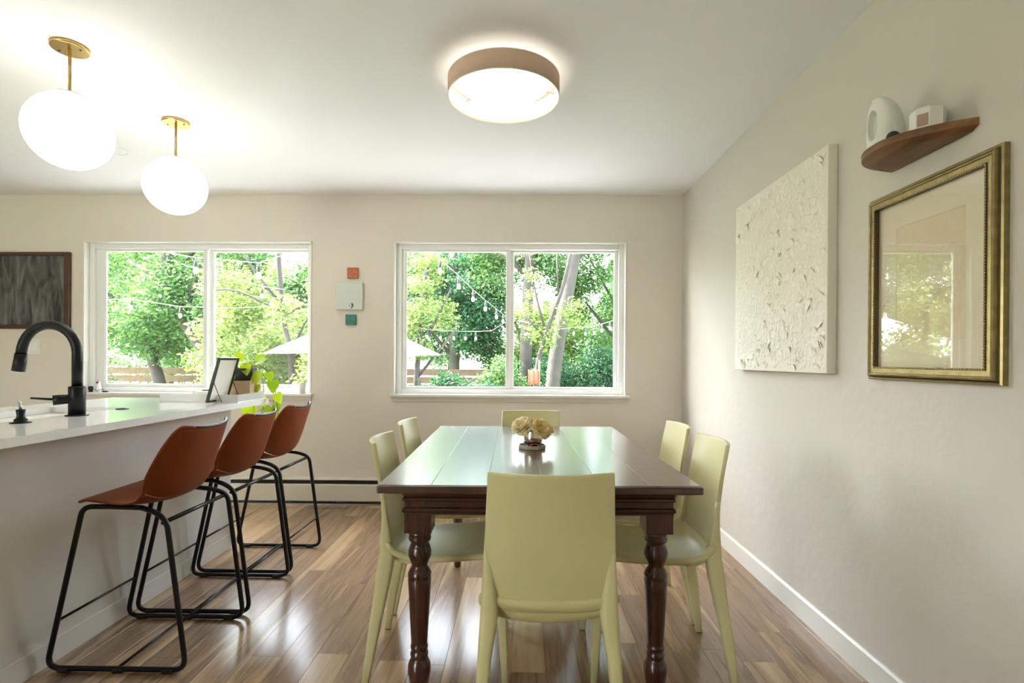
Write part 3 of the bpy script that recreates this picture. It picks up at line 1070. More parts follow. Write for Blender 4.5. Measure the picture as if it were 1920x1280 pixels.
def make_chair(label):
    """local: faces +Y, origin on the floor below the seat"""
    r = thing('dining_chair', label, 'chair', group='cream moulded chairs around the dining table')
    hwf = lambda z: 0.215 - 0.052 * z
    NU = 17
    # seat pan, from the lip at the front to the foot of the backrest
    seat = [(0.248, 0.432), (0.252, 0.446), (0.240, 0.457), (0.19, 0.459), (0.10, 0.452), (0.01, 0.446), (-0.07, 0.447), (-0.125, 0.456), (-0.158, 0.475), (-0.176, 0.505)]
    P = []
    for (y, z) in seat:
        row = []
        for j in range(NU):
            u = -1 + 2 * j / (NU - 1)
            w = 0.196 + 0.004 * (y + 0.2)
            e_ = abs(u) ** 3
            fy = -0.012 * u * u if y > 0.2 else 0
            row.append((w * u, y + fy - (0.018 * (1 - e_) if y < -0.1 else 0), z + (0.016 * e_ if y < 0.2 else 0.010 * e_)))
        P.append(row)
    MB().grid(P).build('seat', 'chair_plastic', r, solid=0.027, offset=1.0, subsurf=2)
    # backrest, from the seat corner to the concave top
    back = [(-0.085, 0.402), (-0.122, 0.403), (-0.152, 0.414), (-0.169, 0.444), (-0.180, 0.495), (-0.190, 0.555), (-0.197, 0.61), (-0.204, 0.67), (-0.214, 0.74), (-0.225, 0.80), (-0.2355, CH - 0.006), (-0.236, CH)]
    P = []
    us = [-1, -0.985] + [-1 + 2 * j / 16 for j in range(1, 16)] + [0.985, 1]
    for i, (y, z) in enumerate(back):
        row = []
        for u in us:
            bulge = 0.018 + 0.026 * max(0.0, (z - 0.505) / (CH - 0.505))
            if z < 0.505:
                bulge = 0.018 * max(0.0, (z - 0.402) / 0.103)
            w_ = hwf(z) - 0.032 * min(1.0, max(0.0, (0.52 - z) / 0.11)) ** 1.5
            row.append((w_ * u, y - bulge * (1 - u * u), z + 0.024 * u * u * min(1.0, max(0.0, (0.50 - z) / 0.09))))
        P.append(row)
    MB().grid(P).build('backrest', 'chair_plastic', r, solid=0.014, offset=0.0, subsurf=2)
    for s_ in (-1, 1):
        # rear leg: rises into the edge of the backrest
        R_ = []
        for z, y, w, d_ in ((0.003, -0.262, 0.022, 0.026), (0.10, -0.248, 0.027, 0.033), (0.22, -0.229, 0.033, 0.042), (0.34, -0.209, 0.039, 0.052), (0.41, -0.199, 0.046, 0.058),
                            (0.455, -0.193, 0.050, 0.056), (0.50, -0.191, 0.044, 0.046), (0.55, -0.193, 0.034, 0.034), (0.60, -0.1965, 0.024, 0.022), (0.66, -0.203, 0.014, 0.014)):
            xo = hwf(z) + 0.0015
            R_.append(rrect(s_ * (xo - w / 2), y + (0.004 if z < 0.5 else 0), z, w, d_, 0.32))
        lg = MB().rings(R_).build('leg', 'chair_plastic', r)
        MB().rings([rrect(s_ * (hwf(0) + 0.0015 - 0.011), -0.258, z, 0.019, 0.022, 0.3) for z in (0.0, 0.004)]).build('glide', 'black_glide', lg)
        R_ = []
        for z, y, w, d_ in ((0.003, 0.246, 0.021, 0.024), (0.12, 0.241, 0.026, 0.030), (0.26, 0.235, 0.032, 0.037), (0.38, 0.229, 0.038, 0.044), (0.42, 0.226, 0.046, 0.050), (0.447, 0.222, 0.056, 0.056)):
            xo = 0.213 - 0.032 * z
            R_.append(rrect(s_ * (xo - w / 2), y - d_ * 0.2, z, w, d_, 0.32))
        lg = MB().rings(R_).build('leg', 'chair_plastic', r)
        MB().rings([rrect(s_ * (0.213 - 0.0105), 0.241, z, 0.018, 0.020, 0.3) for z in (0.0, 0.004)]).build('glide', 'black_glide', lg)
    return r


c0 = make_chair('cream moulded dining chair in the foreground with its back to the camera')
c0.location = (0.082, 1.672, 0)
c0.rotation_euler = (0, 0, math.radians(0.5))
dup(c0, (0.062, 2.942, 0), PI, 'cream moulded dining chair at the far table end under the window')
dup(c0, (-0.300, 2.085, 0), -PI / 2 + 0.05, 'cream moulded dining chair nearer the camera on the stool side of the table')
dup(c0, (-0.315, 2.610, 0), -PI / 2, 'cream moulded dining chair farther back on the stool side of the table')
dup(c0, (0.512, 2.085, 0), PI / 2 - 0.02, 'cream moulded dining chair by the right wall, nearer the camera')
dup(c0, (0.518, 2.555, 0), PI / 2, 'cream moulded dining chair by the right wall, farther back, holding the pillow')

# tan pillow lying in the far right chair
pw = MB()
NU = 13
Pt, Pb = [], []
for i in range(NU):
    ra, rb = [], []
    for j in range(NU):
        u, v = -1 + 2 * i / (NU - 1), -1 + 2 * j / (NU - 1)
        t_ = 0.052 * max(0.0, (1 - u ** 4) * (1 - v ** 4)) ** 0.5
        k = 1 - 0.06 * (1 - abs(v)) * abs(u)
        x, y = 0.19 * u * (1 - 0.06 * (1 - v * v)), 0.205 * v * (1 - 0.06 * (1 - u * u))
        ra.append((x, y, t_))
        rb.append((x, y, -t_))
    Pt.append(ra)
    Pb.append(rb)
pw.grid(Pt)
pw.grid(Pb, flip=True)
o = pw.build('throw_pillow', 'pillow', None, subsurf=1)
o.location = (0.52, 2.545, 0.556)
o.rotation_euler = (0, math.radians(-24), 0)
tag(o, 'tan fuzzy pillow on the seat of the far right chair', 'pillow')

# ------------------------------------------------------------------ centrepiece
cx, cy = 0.052, 2.315
t = thing('octagonal_tray', 'small tan octagonal tray with raised rim on the dining table', 'tray', (cx, cy, TZ), math.radians(22.5))


def ngon(r, z, n=8):
    return [(r * math.cos(2 * PI * k / n), r * math.sin(2 * PI * k / n), z) for k in range(n)]


MB().rings([ngon(0.060, 0.0005), ngon(0.063, 0.003), ngon(0.063, 0.014), ngon(0.061, 0.0165), ngon(0.057, 0.0165), ngon(0.055, 0.006)], False, False).build('rim', 'stone_tray', t)
MB().rings([ngon(0.056, 0.004), ngon(0.056, 0.006)], True, False).build('tray_floor', 'tray_dark', t)
v = thing('silver_vase', 'round mirror-silver vase standing in the tan tray', 'vase', (cx + 0.003, cy + 0.012, TZ + 0.0065))
MB().lathe([(0.020, 0.0), (0.024, 0.002), (0.040, 0.016), (0.0465, 0.036), (0.0455, 0.052), (0.041, 0.066), (0.0415, 0.070), (0.039, 0.069), (0.043, 0.050), (0.042, 0.034), (0.030, 0.012), (0.002, 0.008)], 32).build('vase_body', 'chrome', v)
o = MB()
Pq = []
for i in range(7):
    a = -1.2 + 2.4 * i / 6
    Pq.append([(0.026 * math.sin(a), -0.002 + 0.018 * k / 4, 0.022 * math.cos(a) * (1 - 0.15 * k / 4)) for k in range(5)])
oo = o.grid(Pq).build('orange_slip', 'orange_felt', None, solid=0.003)
oo.location = (cx + 0.012, cy - 0.052, TZ + 0.0035)
tag(oo, 'small orange curled piece in the tray before the vase', 'ornament')


def petal_rows(R0, ang, width, lift, cup, curl):
    rows = []
    for i in range(6):
        t_ = i / 5
        r_ = R0 * t_
        row = []
        for j in range(7):
            u = -1 + 2 * j / 6
            w = width * math.sin(PI * (0.16 + 0.66 * t_)) * (1 if t_ < 0.85 else 0.93)
            x = u * w
            z = lift * t_ + cup * t_ * t_ - curl * t_ ** 4 + 0.35 * w * u * u
            y = r_ + 0.08 * R0 * (1 - u * u) * t_
            row.append((x * math.cos(ang) - y * math.sin(ang), x * math.sin(ang) + y * math.cos(ang), z))
        rows.append(row)
    return rows


def make_flower(label, loc, tilt, size, mats):
    fl_ = thing('rose', label, 'flower', loc, group='cream roses in the silver vase')
    fl_.rotation_euler = tilt
    for ringi, (n_, lift, cup, curl, R0) in enumerate(((7, 0.28, 0.55, 0.55, 1.0), (7, 0.55, 0.65, 0.42, 0.96), (6, 0.75, 0.75, 0.30, 0.84), (5, 1.0, 0.9, 0.15, 0.6))):
        for k in range(n_):
            a = 2 * PI * (k + 0.5 * ringi) / n_ + random.uniform(-.1, .1)
            m_ = MB().grid([[tuple(c_ * size for c_ in p_) for p_ in row] for row in petal_rows(R0, a, 0.62 * R0, lift * R0 * 0.8, cup * R0 * 0.6, curl)])
            m_.build('petal', mats[min(ringi, 2)], fl_, solid=0.0012, subsurf=1)
    MB().sphere((0, 0, size * 0.22), size * 0.20, 12, 8).build('flower_heart', 'stamen', fl_)
    MB().tube([(0, 0, 0.0), (0.0, 0.0, -0.03)], 0.0022, 6).build('stem', 'leaf_dark', fl_)
    return fl_


vz = TZ + 0.0065
make_flower('large cream rose at the left of the silver vase', (cx - 0.040, cy - 0.002, vz + 0.083), (math.radians(30), math.radians(-26), 0), 0.047, ['petal_cream'] * 3)
make_flower('yellow-hearted open rose at the right of the vase', (cx + 0.034, cy - 0.018, vz + 0.074), (math.radians(44), math.radians(20), 0.3), 0.047, ['petal_cream', 'petal_yellow', 'petal_yellow'])
make_flower('cream rose behind, upright in the middle of the bouquet', (cx - 0.004, cy + 0.026, vz + 0.088), (math.radians(-14), math.radians(5), 0), 0.044, ['petal_cream', 'petal_cream', 'petal_peach'])
make_flower('peach-tinged rose drooping at the far right of the bouquet', (cx + 0.052, cy + 0.018, vz + 0.078), (math.radians(-12), math.radians(46), 0), 0.042, ['petal_peach', 'petal_cream', 'petal_yellow'])

# ------------------------------------------------------------------ ceiling lamp
lp = thing('ceiling_lamp', 'tan fabric drum ceiling lamp with glowing white inside', 'ceiling lamp', (-0.086, 2.452, HC))
zb, zt_ = -0.112, -0.028
R0 = 0.258
MB().lathe([(R0, zb), (R0, zt_)], 72, cap=False).build('drum_shade', 'shade_fabric', lp, solid=0.0016, offset=-1)
MB().lathe([(R0 - 0.004, zt_ - 0.001), (R0 - 0.004, zb + 0.0005)], 72, cap=False).build('shade_lining', 'shade_lining', lp, solid=0.0012, offset=0)
for rz in (zb, zt_):
    MB().tube([((R0 - 0.001) * math.cos(2 * PI * k / 72), (R0 - 0.001) * math.sin(2 * PI * k / 72), rz) for k in range(72)], 0.0022, 6, closed=True).build('shade_ring', 'shade_lining', lp)
MB().lathe([(0.205, -0.0525), (0.0005, -0.0525)], 64, cap=False).build('light_panel', 'panel_glow', lp)
MB().lathe([(0.205, -0.052), (0.207, -0.0525), (0.207, -0.040), (0.206, -0.039)], 64, cap=False).build('panel_rim', 'rim_glow', lp)
MB().lathe([(0.205, -0.050), (0.205, -0.034), (0.06, -0.031)], 64, cap=False).build('panel_housing', 'trim_white', lp)
MB().lathe([(0.07, -0.031), (0.07, -0.0005)], 32).build('ceiling_mount', 'trim_white', lp)
for k in range(3):
    a = 2 * PI * k / 3 + 0.35
    MB().tube([(0.206 * math.cos(a), 0.206 * math.sin(a), -0.045), ((R0 - 0.005) * math.cos(a), (R0 - 0.005) * math.sin(a), -0.045)], 0.002, 6).build('spoke', 'brass', lp)

# ------------------------------------------------------------------ globe pendants
def make_pendant(label):
    r = thing('globe_pendant', label, 'pendant lamp', group='opal globe pendants over the island')
    MB().lathe([(0.066, -0.016), (0.069, -0.012), (0.069, -0.0005)], 40).build('canopy', 'brass', r)
    for s_ in (-1, 1):
        MB().lathe([(0.0045, -0.0185), (0.0045, -0.0155)], 10, (0.046 * s_, 0.0, 0)).build('canopy_screw', 'leather_trim', r)
    MB().tube([(0, 0, -0.012), (0, 0, -0.204)], 0.0062, 12).build('rod', 'rod_brass', r)
    MB().lathe([(0.011, -0.206), (0.010, -0.196), (0.007, -0.192)], 16).build('collar', 'rod_brass', r)
    MB().lathe([(0.070, -0.2185), (0.062, -0.2105), (0.011, -0.2045)], 32, cap=False).build('globe_cap', 'opal_cap', r)
    g = MB()
    Rg, zc = 0.1585, -0.362
    prof_ = []
    for i in range(33):
        a = -PI / 2 + (PI * 0.86) * i / 32
        prof_.append((max(1e-4, Rg * math.cos(a)), zc + Rg * 0.985 * math.sin(a)))
    g.lathe(prof_, 48, cap=False).build('globe', 'opal_glow', r)
    return r


p1 = make_pendant('opal globe pendant on brass rod nearest the camera, top left')
p1.location = (-1.927, 2.222, HC)
dup(p1, (-1.938, 2.93, HC), 0, 'opal globe pendant on brass rod farther back, before the window')

dl = thing('recessed_downlight', 'small white round recessed ceiling light behind the near globe', 'ceiling light', (-2.60, 3.34, HC))
MB().lathe([(0.080, -0.001), (0.080, -0.005), (0.072, -0.007), (0.060, -0.004), (0.058, -0.0008)], 36, cap=False).build('trim_ring', 'vinyl_white', dl)
MB().lathe([(0.058, -0.002), (0.0005, -0.0022)], 30, cap=False).build('lens', 'plate_white', dl)

# ------------------------------------------------------------------ back wall: chalkboard, switch, three small panels
cb = thing('chalkboard', 'smudged blackboard in dark wooden frame on the kitchen wall', 'chalkboard', (-4.20, YB, 1.708))
bw, bh = 0.54, 0.312
fwid = 0.045
for nm, q in (('frame_side', (-bw, -bw + fwid, -bh, bh)), ('frame_side', (bw - fwid, bw, -bh, bh)), ('frame_rail', (-bw + fwid, bw - fwid, -bh, -bh + 0.032)), ('frame_rail', (-bw + fwid, bw - fwid, bh - 0.03, bh))):
    MB().box(q[0], q[1], -0.026, -0.001, q[2], q[3]).build(nm, 'chalk_frame', cb, bevel=0.004)
MB().box(-bw + fwid - .003, bw - fwid + .003, -0.014, -0.002, -bh + 0.03, bh - 0.028).build('slate', 'chalkboard', cb)

sw = thing('light_switch', 'white double rocker switch plate below the blackboard', 'light switch', (-3.982, YB, 1.252))
MB().box(-0.066, 0.066, -0.007, -0.0005, -0.064, 0.064).build('plate', 'plate_white', sw, bevel=0.003)
for xx in (-0.025, 0.025):
    MB().box(xx - 0.018, xx + 0.018, -0.010, -0.006, -0.034, 0.034).build('rocker', 'vinyl_white', sw, bevel=0.002)

for nm, lab, cat, xx, zz, ss, dd, mt in (('canvas_block', 'small rust-orange square block above the pale panel', 'wall art', -1.356, 1.858, 0.086, 0.022, 'orange_paint'),
                                        ('canvas_block', 'small teal square block below the pale panel', 'wall art', -1.369, 1.482, 0.084, 0.022, 'teal_paint')):
    o = MB().box(-ss / 2, ss / 2, -dd, -0.0005, -ss / 2, ss / 2).build(nm, mt, None, bevel=0.003)
    o.location = (xx, YB, zz)
    tag(o, lab, cat)
cv = thing('square_painting', 'pale blue-white square canvas with small grey mark between the windows', 'wall art', (-1.380, YB, 1.671))
MB().box(-0.107, 0.107, -0.035, -0.0005, -0.109, 0.109).build('canvas', 'pale_blue_paint', cv, bevel=0.003)
m = MB()
m.tube([(0.018, -0.0355, -0.062), (0.030, -0.0355, -0.064), (0.031, -0.0355, -0.080), (0.020, -0.0355, -0.100)], [0.003, 0.0065, 0.006, 0.002], 8)
m.sphere((0.006, -0.0355, -0.078), 0.004, 8, 6)
m.build('painted_mark', 'ink_grey', cv)

# items on the sill of the kitchen window
sz = WZ[0] + 0.0022
fg = thing('bird_figurine', 'tiny white figurine with dark red crest on the left window sill', 'figurine', (-3.435, YB + 0.0, sz))
MB().lathe([(0.014, 0), (0.020, 0.01), (0.021, 0.03), (0.014, 0.052), (0.011, 0.06), (0.013, 0.068), (0.008, 0.08), (0.001, 0.083)], 16).build('figurine_body', 'ceramic_white', fg)
MB().sphere((-0.004, -0.006, 0.076), 0.012, 10, 8, (1, 1, .8)).build('crest', 'red_paint', fg)
MB().tube([(-0.004, 0, 0.08), (-0.004, 0, 0.096)], [0.005, 0.001], 8).build('comb', 'red_paint', fg)
pg = thing('plug_adapter', 'small black plug and thin cord lying on the left window sill', 'plug', (-3.475, YB - 0.03, sz))
MB().lathe([(0.016, 0.020), (0.018, 0.024), (0.018, 0.042), (0.012, 0.048)], 14).build('plug_body', 'rubber', pg)
MB().box(-0.010, 0.010, -0.01, 0.01, 0.0003, 0.021).build('plug_foot', 'rubber', pg)
MB().tube(fillet([(0.016, 0, 0.034), (0.05, 0, 0.004), (0.09, 0, 0.030), (0.118, 0, 0.006)], 0.03, 5), 0.0022, 6).build('cord', 'ink_grey', pg)
MB().box(0.098, 0.142, -0.010, 0.010, 0.0003, 0.009).build('cord_end', 'rubber', pg, bevel=0.003)
cu = MB().lathe([(0.020, 0), (0.026, 0.003), (0.028, 0.088), (0.026, 0.088), (0.024, 0.006), (0.002, 0.005)], 22).build('white_cup', 'ceramic_white')
cu.location = (-1.755, YB - 0.02, sz)
tag(cu, 'plain white cup at the right end of the window sill', 'cup')

# ------------------------------------------------------------------ right wall: textured canvas
ca_ = thing('textured_canvas', 'large cream canvas with thick raised petal strokes on the right wall', 'painting', (XR, 2.635, 1.585))
ya, yb_, za, zb_ = -0.462, 0.462, -0.468, 0.468
MB().box(-0.040, -0.0005, ya, yb_, za, zb_).build('canvas_block', 'canvas_white', ca_, bevel=0.003)
pm = MB()
for k in range(1500):
    y, z = random.uniform(ya + 0.02, yb_ - 0.02), random.uniform(za + 0.02, zb_ - 0.02)
    quiet = y > 0.05 and abs(z) < 0.32
    w, l = random.uniform(0.008, 0.020), random.uniform(0.016, 0.036)
    rot = random.uniform(-0.6, 0.6) + (PI if random.random() < 0.15 else 0)
    big = random.random() < (0.04 if quiet else 0.14)
    if big:
        w, l = w * 1.5, l * 1.4
    lift = random.uniform(0.0008, 0.0030) * (0.5 if quiet else 1.0) + (0.0065 if big else 0)
    rows = []
    for i in range(5):
        t_ = i / 4
        row = []
        for j in range(5):
            u = -1 + 2 * j / 4
            px, pz = u * w * math.sin(PI * (0.08 + 0.84 * t_)), l * (t_ - 0.5)
            edge = max(abs(u), abs(2 * t_ - 1))
            hgt = lift * (t_ ** 1.5) * (0.4 + 0.6 * abs(u)) + 0.0012 * (1 - u * u) - (0.0016 if (edge > 0.99 and t_ < 0.7) else 0.0)
            row.append((-0.040 - hgt, y + px * math.cos(rot) - pz * math.sin(rot), z + px * math.sin(rot) + pz * math.cos(rot)))
        rows.append(row)
    pm.grid(rows)
po = pm.build('paint_strokes', 'impasto', ca_)
po['kind'] = 'stuff'

# ------------------------------------------------------------------ right wall: gilt frame
gf = thing('gilt_picture_frame', 'gold-bronze framed print under reflecting glass on the right wall', 'picture', (XR, 1.682, 1.426))
# outer half sizes (Y, Z)
oy, oz = 0.268, 0.322


def ring_yz(ins, d):
    a, b2 = oy - ins, oz - ins
    return [(-d, -a, -b2), (-d, a, -b2), (-d, a, b2), (-d, -a, b2)]


MB().rings([ring_yz(i_, d_) for i_, d_ in ((0.0, 0.0005), (0.0, 0.016), (0.004, 0.020), (0.008, 0.018))], False, False).build('outer_moulding', 'gold_frame', gf)
MB().rings([ring_yz(i_, d_) for i_, d_ in ((0.008, 0.018), (0.010, 0.015), (0.012, 0.018))], False, False).build('groove', 'gold_dark', gf)
MB().rings([ring_yz(i_, d_) for i_, d_ in ((0.012, 0.018), (0.014, 0.030), (0.018, 0.032), (0.022, 0.030), (0.024, 0.026), (0.040, 0.026))], False, False).build('middle_moulding', 'gold_frame', gf)
MB().rings([ring_yz(i_, d_) for i_, d_ in ((0.0395, 0.026), (0.040, 0.029), (0.0445, 0.029), (0.045, 0.012))], False, False).build('inner_lip', 'gold_dark', gf)
bead = MB()
for side in range(4):
    L_ = 2 * ((oy if side % 2 == 0 else oz) - 0.042)
    n_ = int(L_ / 0.0085)
    for k in range(n_):
        t_ = -L_ / 2 + L_ * (k + 0.5) / n_
        c_ = [(-0.029, t_, -(oz - 0.0425)), (-0.029, oy - 0.0425, t_), (-0.029, t_, oz - 0.0425), (-0.029, -(oy - 0.0425), t_)][side]
        bead.sphere(c_, 0.0034, 6, 4)
be = bead.build('beading', 'gold_bead', gf)
be['kind'] = 'stuff'
MB().rings([ring_yz(0.043, 0.010), ring_yz(0.128, 0.010), ring_yz(0.130, 0.0085)], False, False).build('mat_board', 'mat_board', gf)
MB().rings([ring_yz(0.1275, 0.0102), ring_yz(0.1305, 0.0082)], False, False).build('mat_bevel', 'mat_bevel', gf)
MB().box(-0.0085, -0.006, -oy + 0.125, oy - 0.125, -oz + 0.125, oz - 0.125).build('print', 'faint_print', gf)
MB().box(-0.0155, -0.0135, -oy + 0.0435, oy - 0.0435, -oz + 0.0435, oz - 0.0435).build('glass', 'picture_glass', gf)

# ------------------------------------------------------------------ right wall: crescent shelf and its things
SZ = 1.858
sh = thing('wall_shelf', 'dark walnut crescent-shaped floating wall shelf above the gilt frame', 'shelf', (XR, 1.695, SZ))
m = MB()
n_ = 28
rows = []
A, D = 0.187, 0.168
ring_t, ring_b, ring_m = [], [], []


def shelf_out(a, d, k=n_):
    pts = []
    for i in range(k + 1):
        u = -1 + 2 * i / k
        # asymmetrical crescent, rounder at the far end
        prof_ = max(0.0, 1 - abs(u) ** (2.5 if u > 0 else 2.0)) ** (0.55 if u > 0 else 0.9)
        pts.append((-d * prof_ - 0.0005, a * u))
    return pts


top_ = [(x, y, 0.0) for x, y in shelf_out(A, D)]
mid_ = [(x, y, -0.022) for x, y in shelf_out(A, D * 0.99)]
bot_ = [(x, y, -0.034) for x, y in shelf_out(A * 0.88, D * 0.70)]
bot2 = [(x, y, -0.036) for x, y in shelf_out(A * 0.7, D * 0.45)]
m.rings([bot2, bot_, mid_, top_], True, False)
m.build('shelf_board', 'shelf_wood', sh, bevel=0.002)

jg = thing('ceramic_jug', 'matte white jug-shaped ornament with oval handle hole on the wall shelf', 'jug', (XR - 0.080, 1.772, SZ + 0.0005), math.radians(22))
# upright slab-sided body, rounder towards the wall, with an oval finger hole on its lit face
R_ = []
for k in range(13):
    t_ = k / 12
    z_ = 0.170 * t_
    dx = 0.098 * math.sqrt(max(0.02, 1 - (0.93 * t_) ** 2.6)) + 0.004
    dy = 0.098 * math.sqrt(max(0.03, 1 - (0.96 * t_) ** 4.0)) * (0.86 + 0.14 * min(1, t_ * 5))
    R_.append(rrect(-0.052 + dx / 2, 0, z_, dx, dy, 0.38, 5))
body = MB().rings(R_).build('jug_body', 'ceramic_white', jg)
cut = MB()
cut.rings([[(x_, 0.012 + 0.019 * math.cos(2 * PI * k / 24), 0.086 + 0.050 * math.sin(2 * PI * k / 24)) for k in range(24)] for x_ in (-0.09, -0.018)])
cutter = cut.build('cutter', 'ceramic_white', jg)
md = body.modifiers.new('hole', 'BOOLEAN')
md.operation = 'DIFFERENCE'
md.solver = 'EXACT'
md.object = cutter
bpy.context.view_layer.update()
dg = bpy.context.evaluated_depsgraph_get()
cutme = bpy.data.meshes.new_from_object(body.evaluated_get(dg))
body.modifiers.clear()
body.data = cutme
bpy.data.objects.remove(cutter)
bv = body.modifiers.new('bevel', 'BEVEL')
bv.width = 0.004
bv.segments = 2
bv.limit_method = 'ANGLE'
bv.angle_limit = math.radians(40)
nv = thing('navy_trinket', 'small dark navy knobbed trinket between jug and white box', 'ornament', (XR - 0.112, 1.695, SZ + 0.0005))
MB().sphere((0, 0, 0.019), 0.019, 14, 10).build('knob', 'navy', nv)
MB().tube([(0, -0.010, 0.012), (0.028, -0.036, 0.011)], [0.010, 0.007], 10).build('stem', 'navy', nv)
bx = thing('white_box', 'small white faceted box with brown label on the wall shelf', 'box', (XR - 0.062, 1.618, SZ + 0.0005), math.radians(14))
MB().rings([ngon(0.042, 0.0, 8), ngon(0.045, 0.004, 8), ngon(0.045, 0.062, 8), ngon(0.041, 0.068, 8)], True, False).build('box_body', 'ceramic_white', bx)
MB().lathe([(0.018, 0.068), (0.020, 0.070), (0.020, 0.076), (0.016, 0.078)], 18).build('lid', 'pale_wood', bx)
a = math.radians(202.5)
m = MB()
rr = 0.045 * math.cos(PI / 8) + 0.0012
tv = Vector((-math.sin(a), math.cos(a), 0))
nv_ = Vector((math.cos(a), math.sin(a), 0))
q = []
for d_ in (0, -0.001):
    for (s_, z_) in ((-0.014, 0.010), (0.014, 0.010), (0.014, 0.046), (-0.014, 0.046)):
        v_ = nv_ * (rr + d_) + tv * s_
        q.append((v_.x, v_.y, z_))
m.add(q, [(0, 1, 2, 3), (7, 6, 5, 4), (0, 4, 5, 1), (1, 5, 6, 2), (2, 6, 7, 3), (3, 7, 4, 0)])
m.build('label_patch', 'box_label', bx)

# ------------------------------------------------------------------ garden
GZ = -0.55
struct(MB().box(-45, 45, YB + WT, 60, GZ - 0.3, GZ).build('ground', 'lawn'))
struct(MB().box(-8, 4, YB + WT, 9.2, GZ, GZ + 0.04).build('patio', 'concrete'))
struct(MB().box(-45, 45, -60, YF - WT - 0.0, GZ - 0.3, GZ).build('ground_rear', 'lawn'))
struct(MB().box(-8, 4, -9.0, YF - WT - 0.0, GZ, GZ + 0.30).build('terrace_rear_bounce', 'bounce_paving'))  # unseen terrace, added as a bright reflector below the rear opening


def leaf_cloud(name, mat, parent, centers, radii, n, size, flat=0.55, seed=1):
    """one mesh of n folded leaves scattered in soft blobs"""
    n, size = int(n * 2.0), size * 0.74
    r = np.random.default_rng(seed)
    centers = np.array(centers, float)
    radii = np.array(radii, float)
    if radii.ndim == 1:
        radii = np.repeat(radii[:, None], 3, 1)
    wts = radii.prod(1) ** (2 / 3)
    idx = r.choice(len(centers), n, p=wts / wts.sum())
    d = r.normal(size=(n, 3))
    d /= np.linalg.norm(d, axis=1)[:, None]
    rad = r.random(n) ** 0.45
    c = centers[idx] + d * rad[:, None] * radii[idx]
    # orientation: leaf axis random, drooping a little
    ax = r.normal(size=(n, 3))
    ax[:, 2] = ax[:, 2] * flat - 0.25
    ax /= np.linalg.norm(ax, axis=1)[:, None]
    nrm = r.normal(size=(n, 3)) * 0.7
    nrm[:, 2] += 1.0
    sd = np.cross(ax, nrm)
    sd /= np.linalg.norm(sd, axis=1)[:, None] + 1e-9
    nn = np.cross(sd, ax)
    s = size * r.uniform(0.6, 1.3, n)[:, None]
    base, tip = c - ax * s * 0.5, c + ax * s * 0.5
    lft = c + sd * s * 0.30 + nn * s * 0.10
    rgt = c - sd * s * 0.30 + nn * s * 0.10
    V = np.stack([base, lft, tip, rgt], 1).reshape(-1, 3)
    me = bpy.data.meshes.new(name)
    me.vertices.add(4 * n)
    me.vertices.foreach_set('co', V.ravel())
    me.loops.add(6 * n)
    k = np.arange(n)[:, None] * 4
    tri = np.concatenate([k + np.array([[0, 2, 1]]), k + np.array([[0, 3, 2]])], 1).reshape(-1)
    me.loops.foreach_set('vertex_index', tri)
    me.polygons.add(2 * n)
    me.polygons.foreach_set('loop_start', np.arange(2 * n) * 3)
    me.polygons.foreach_set('loop_total', np.full(2 * n, 3))
    me.update(calc_edges=True)
    me.materials.append(MATS[mat])
    o_ = bpy.data.objects.new(name, me)
    COL.objects.link(o_)
    if parent is not None:
        o_.parent = parent
    o_['kind'] = 'stuff'
    return o_


def tree(label, base, trunk, r0, limbs, blobs, leaf, n, size, bark='bark', seed=1, group='garden trees beyond the windows'):
    """trunk/limbs: polylines in local coordinates; blobs: (x,y,z,rx,ry,rz)"""
    t_ = thing('garden_tree', label, 'tree', base, 0, group)
    k = len(trunk)
    MB().tube(fillet(trunk, 0.5, 4), [r0] * 1 + [r0 * (1 - 0.45 * i / (5 * k)) for i in range(1, len(fillet(trunk, 0.5, 4)))], 12).build('trunk', bark, t_)
    for lm in limbs:
        fp = fillet(lm[0], 0.3, 3)
        MB().tube(fp, [lm[1] * (1 - 0.75 * i / len(fp)) for i in range(len(fp))], 7).build('branch', bark, t_)
    leaf_cloud('foliage', leaf, t_, [b_[:3] for b_ in blobs], [b_[3:] for b_ in blobs], n, size, seed=seed)
    return t_


def blobs_in(n, c, r, br, seed):
    rr_ = random.Random(seed)
    o_ = []
    for _ in range(n):
        while True:
            p_ = [rr_.uniform(-1, 1) for _ in range(3)]
            if sum(q_ * q_ for q_ in p_) < 1:
                break
        b0 = br * rr_.uniform(0.6, 1.25)
        o_.append((c[0] + p_[0] * r[0], c[1] + p_[1] * r[1], c[2] + p_[2] * r[2], b0, b0, b0 * 0.75))
    return o_


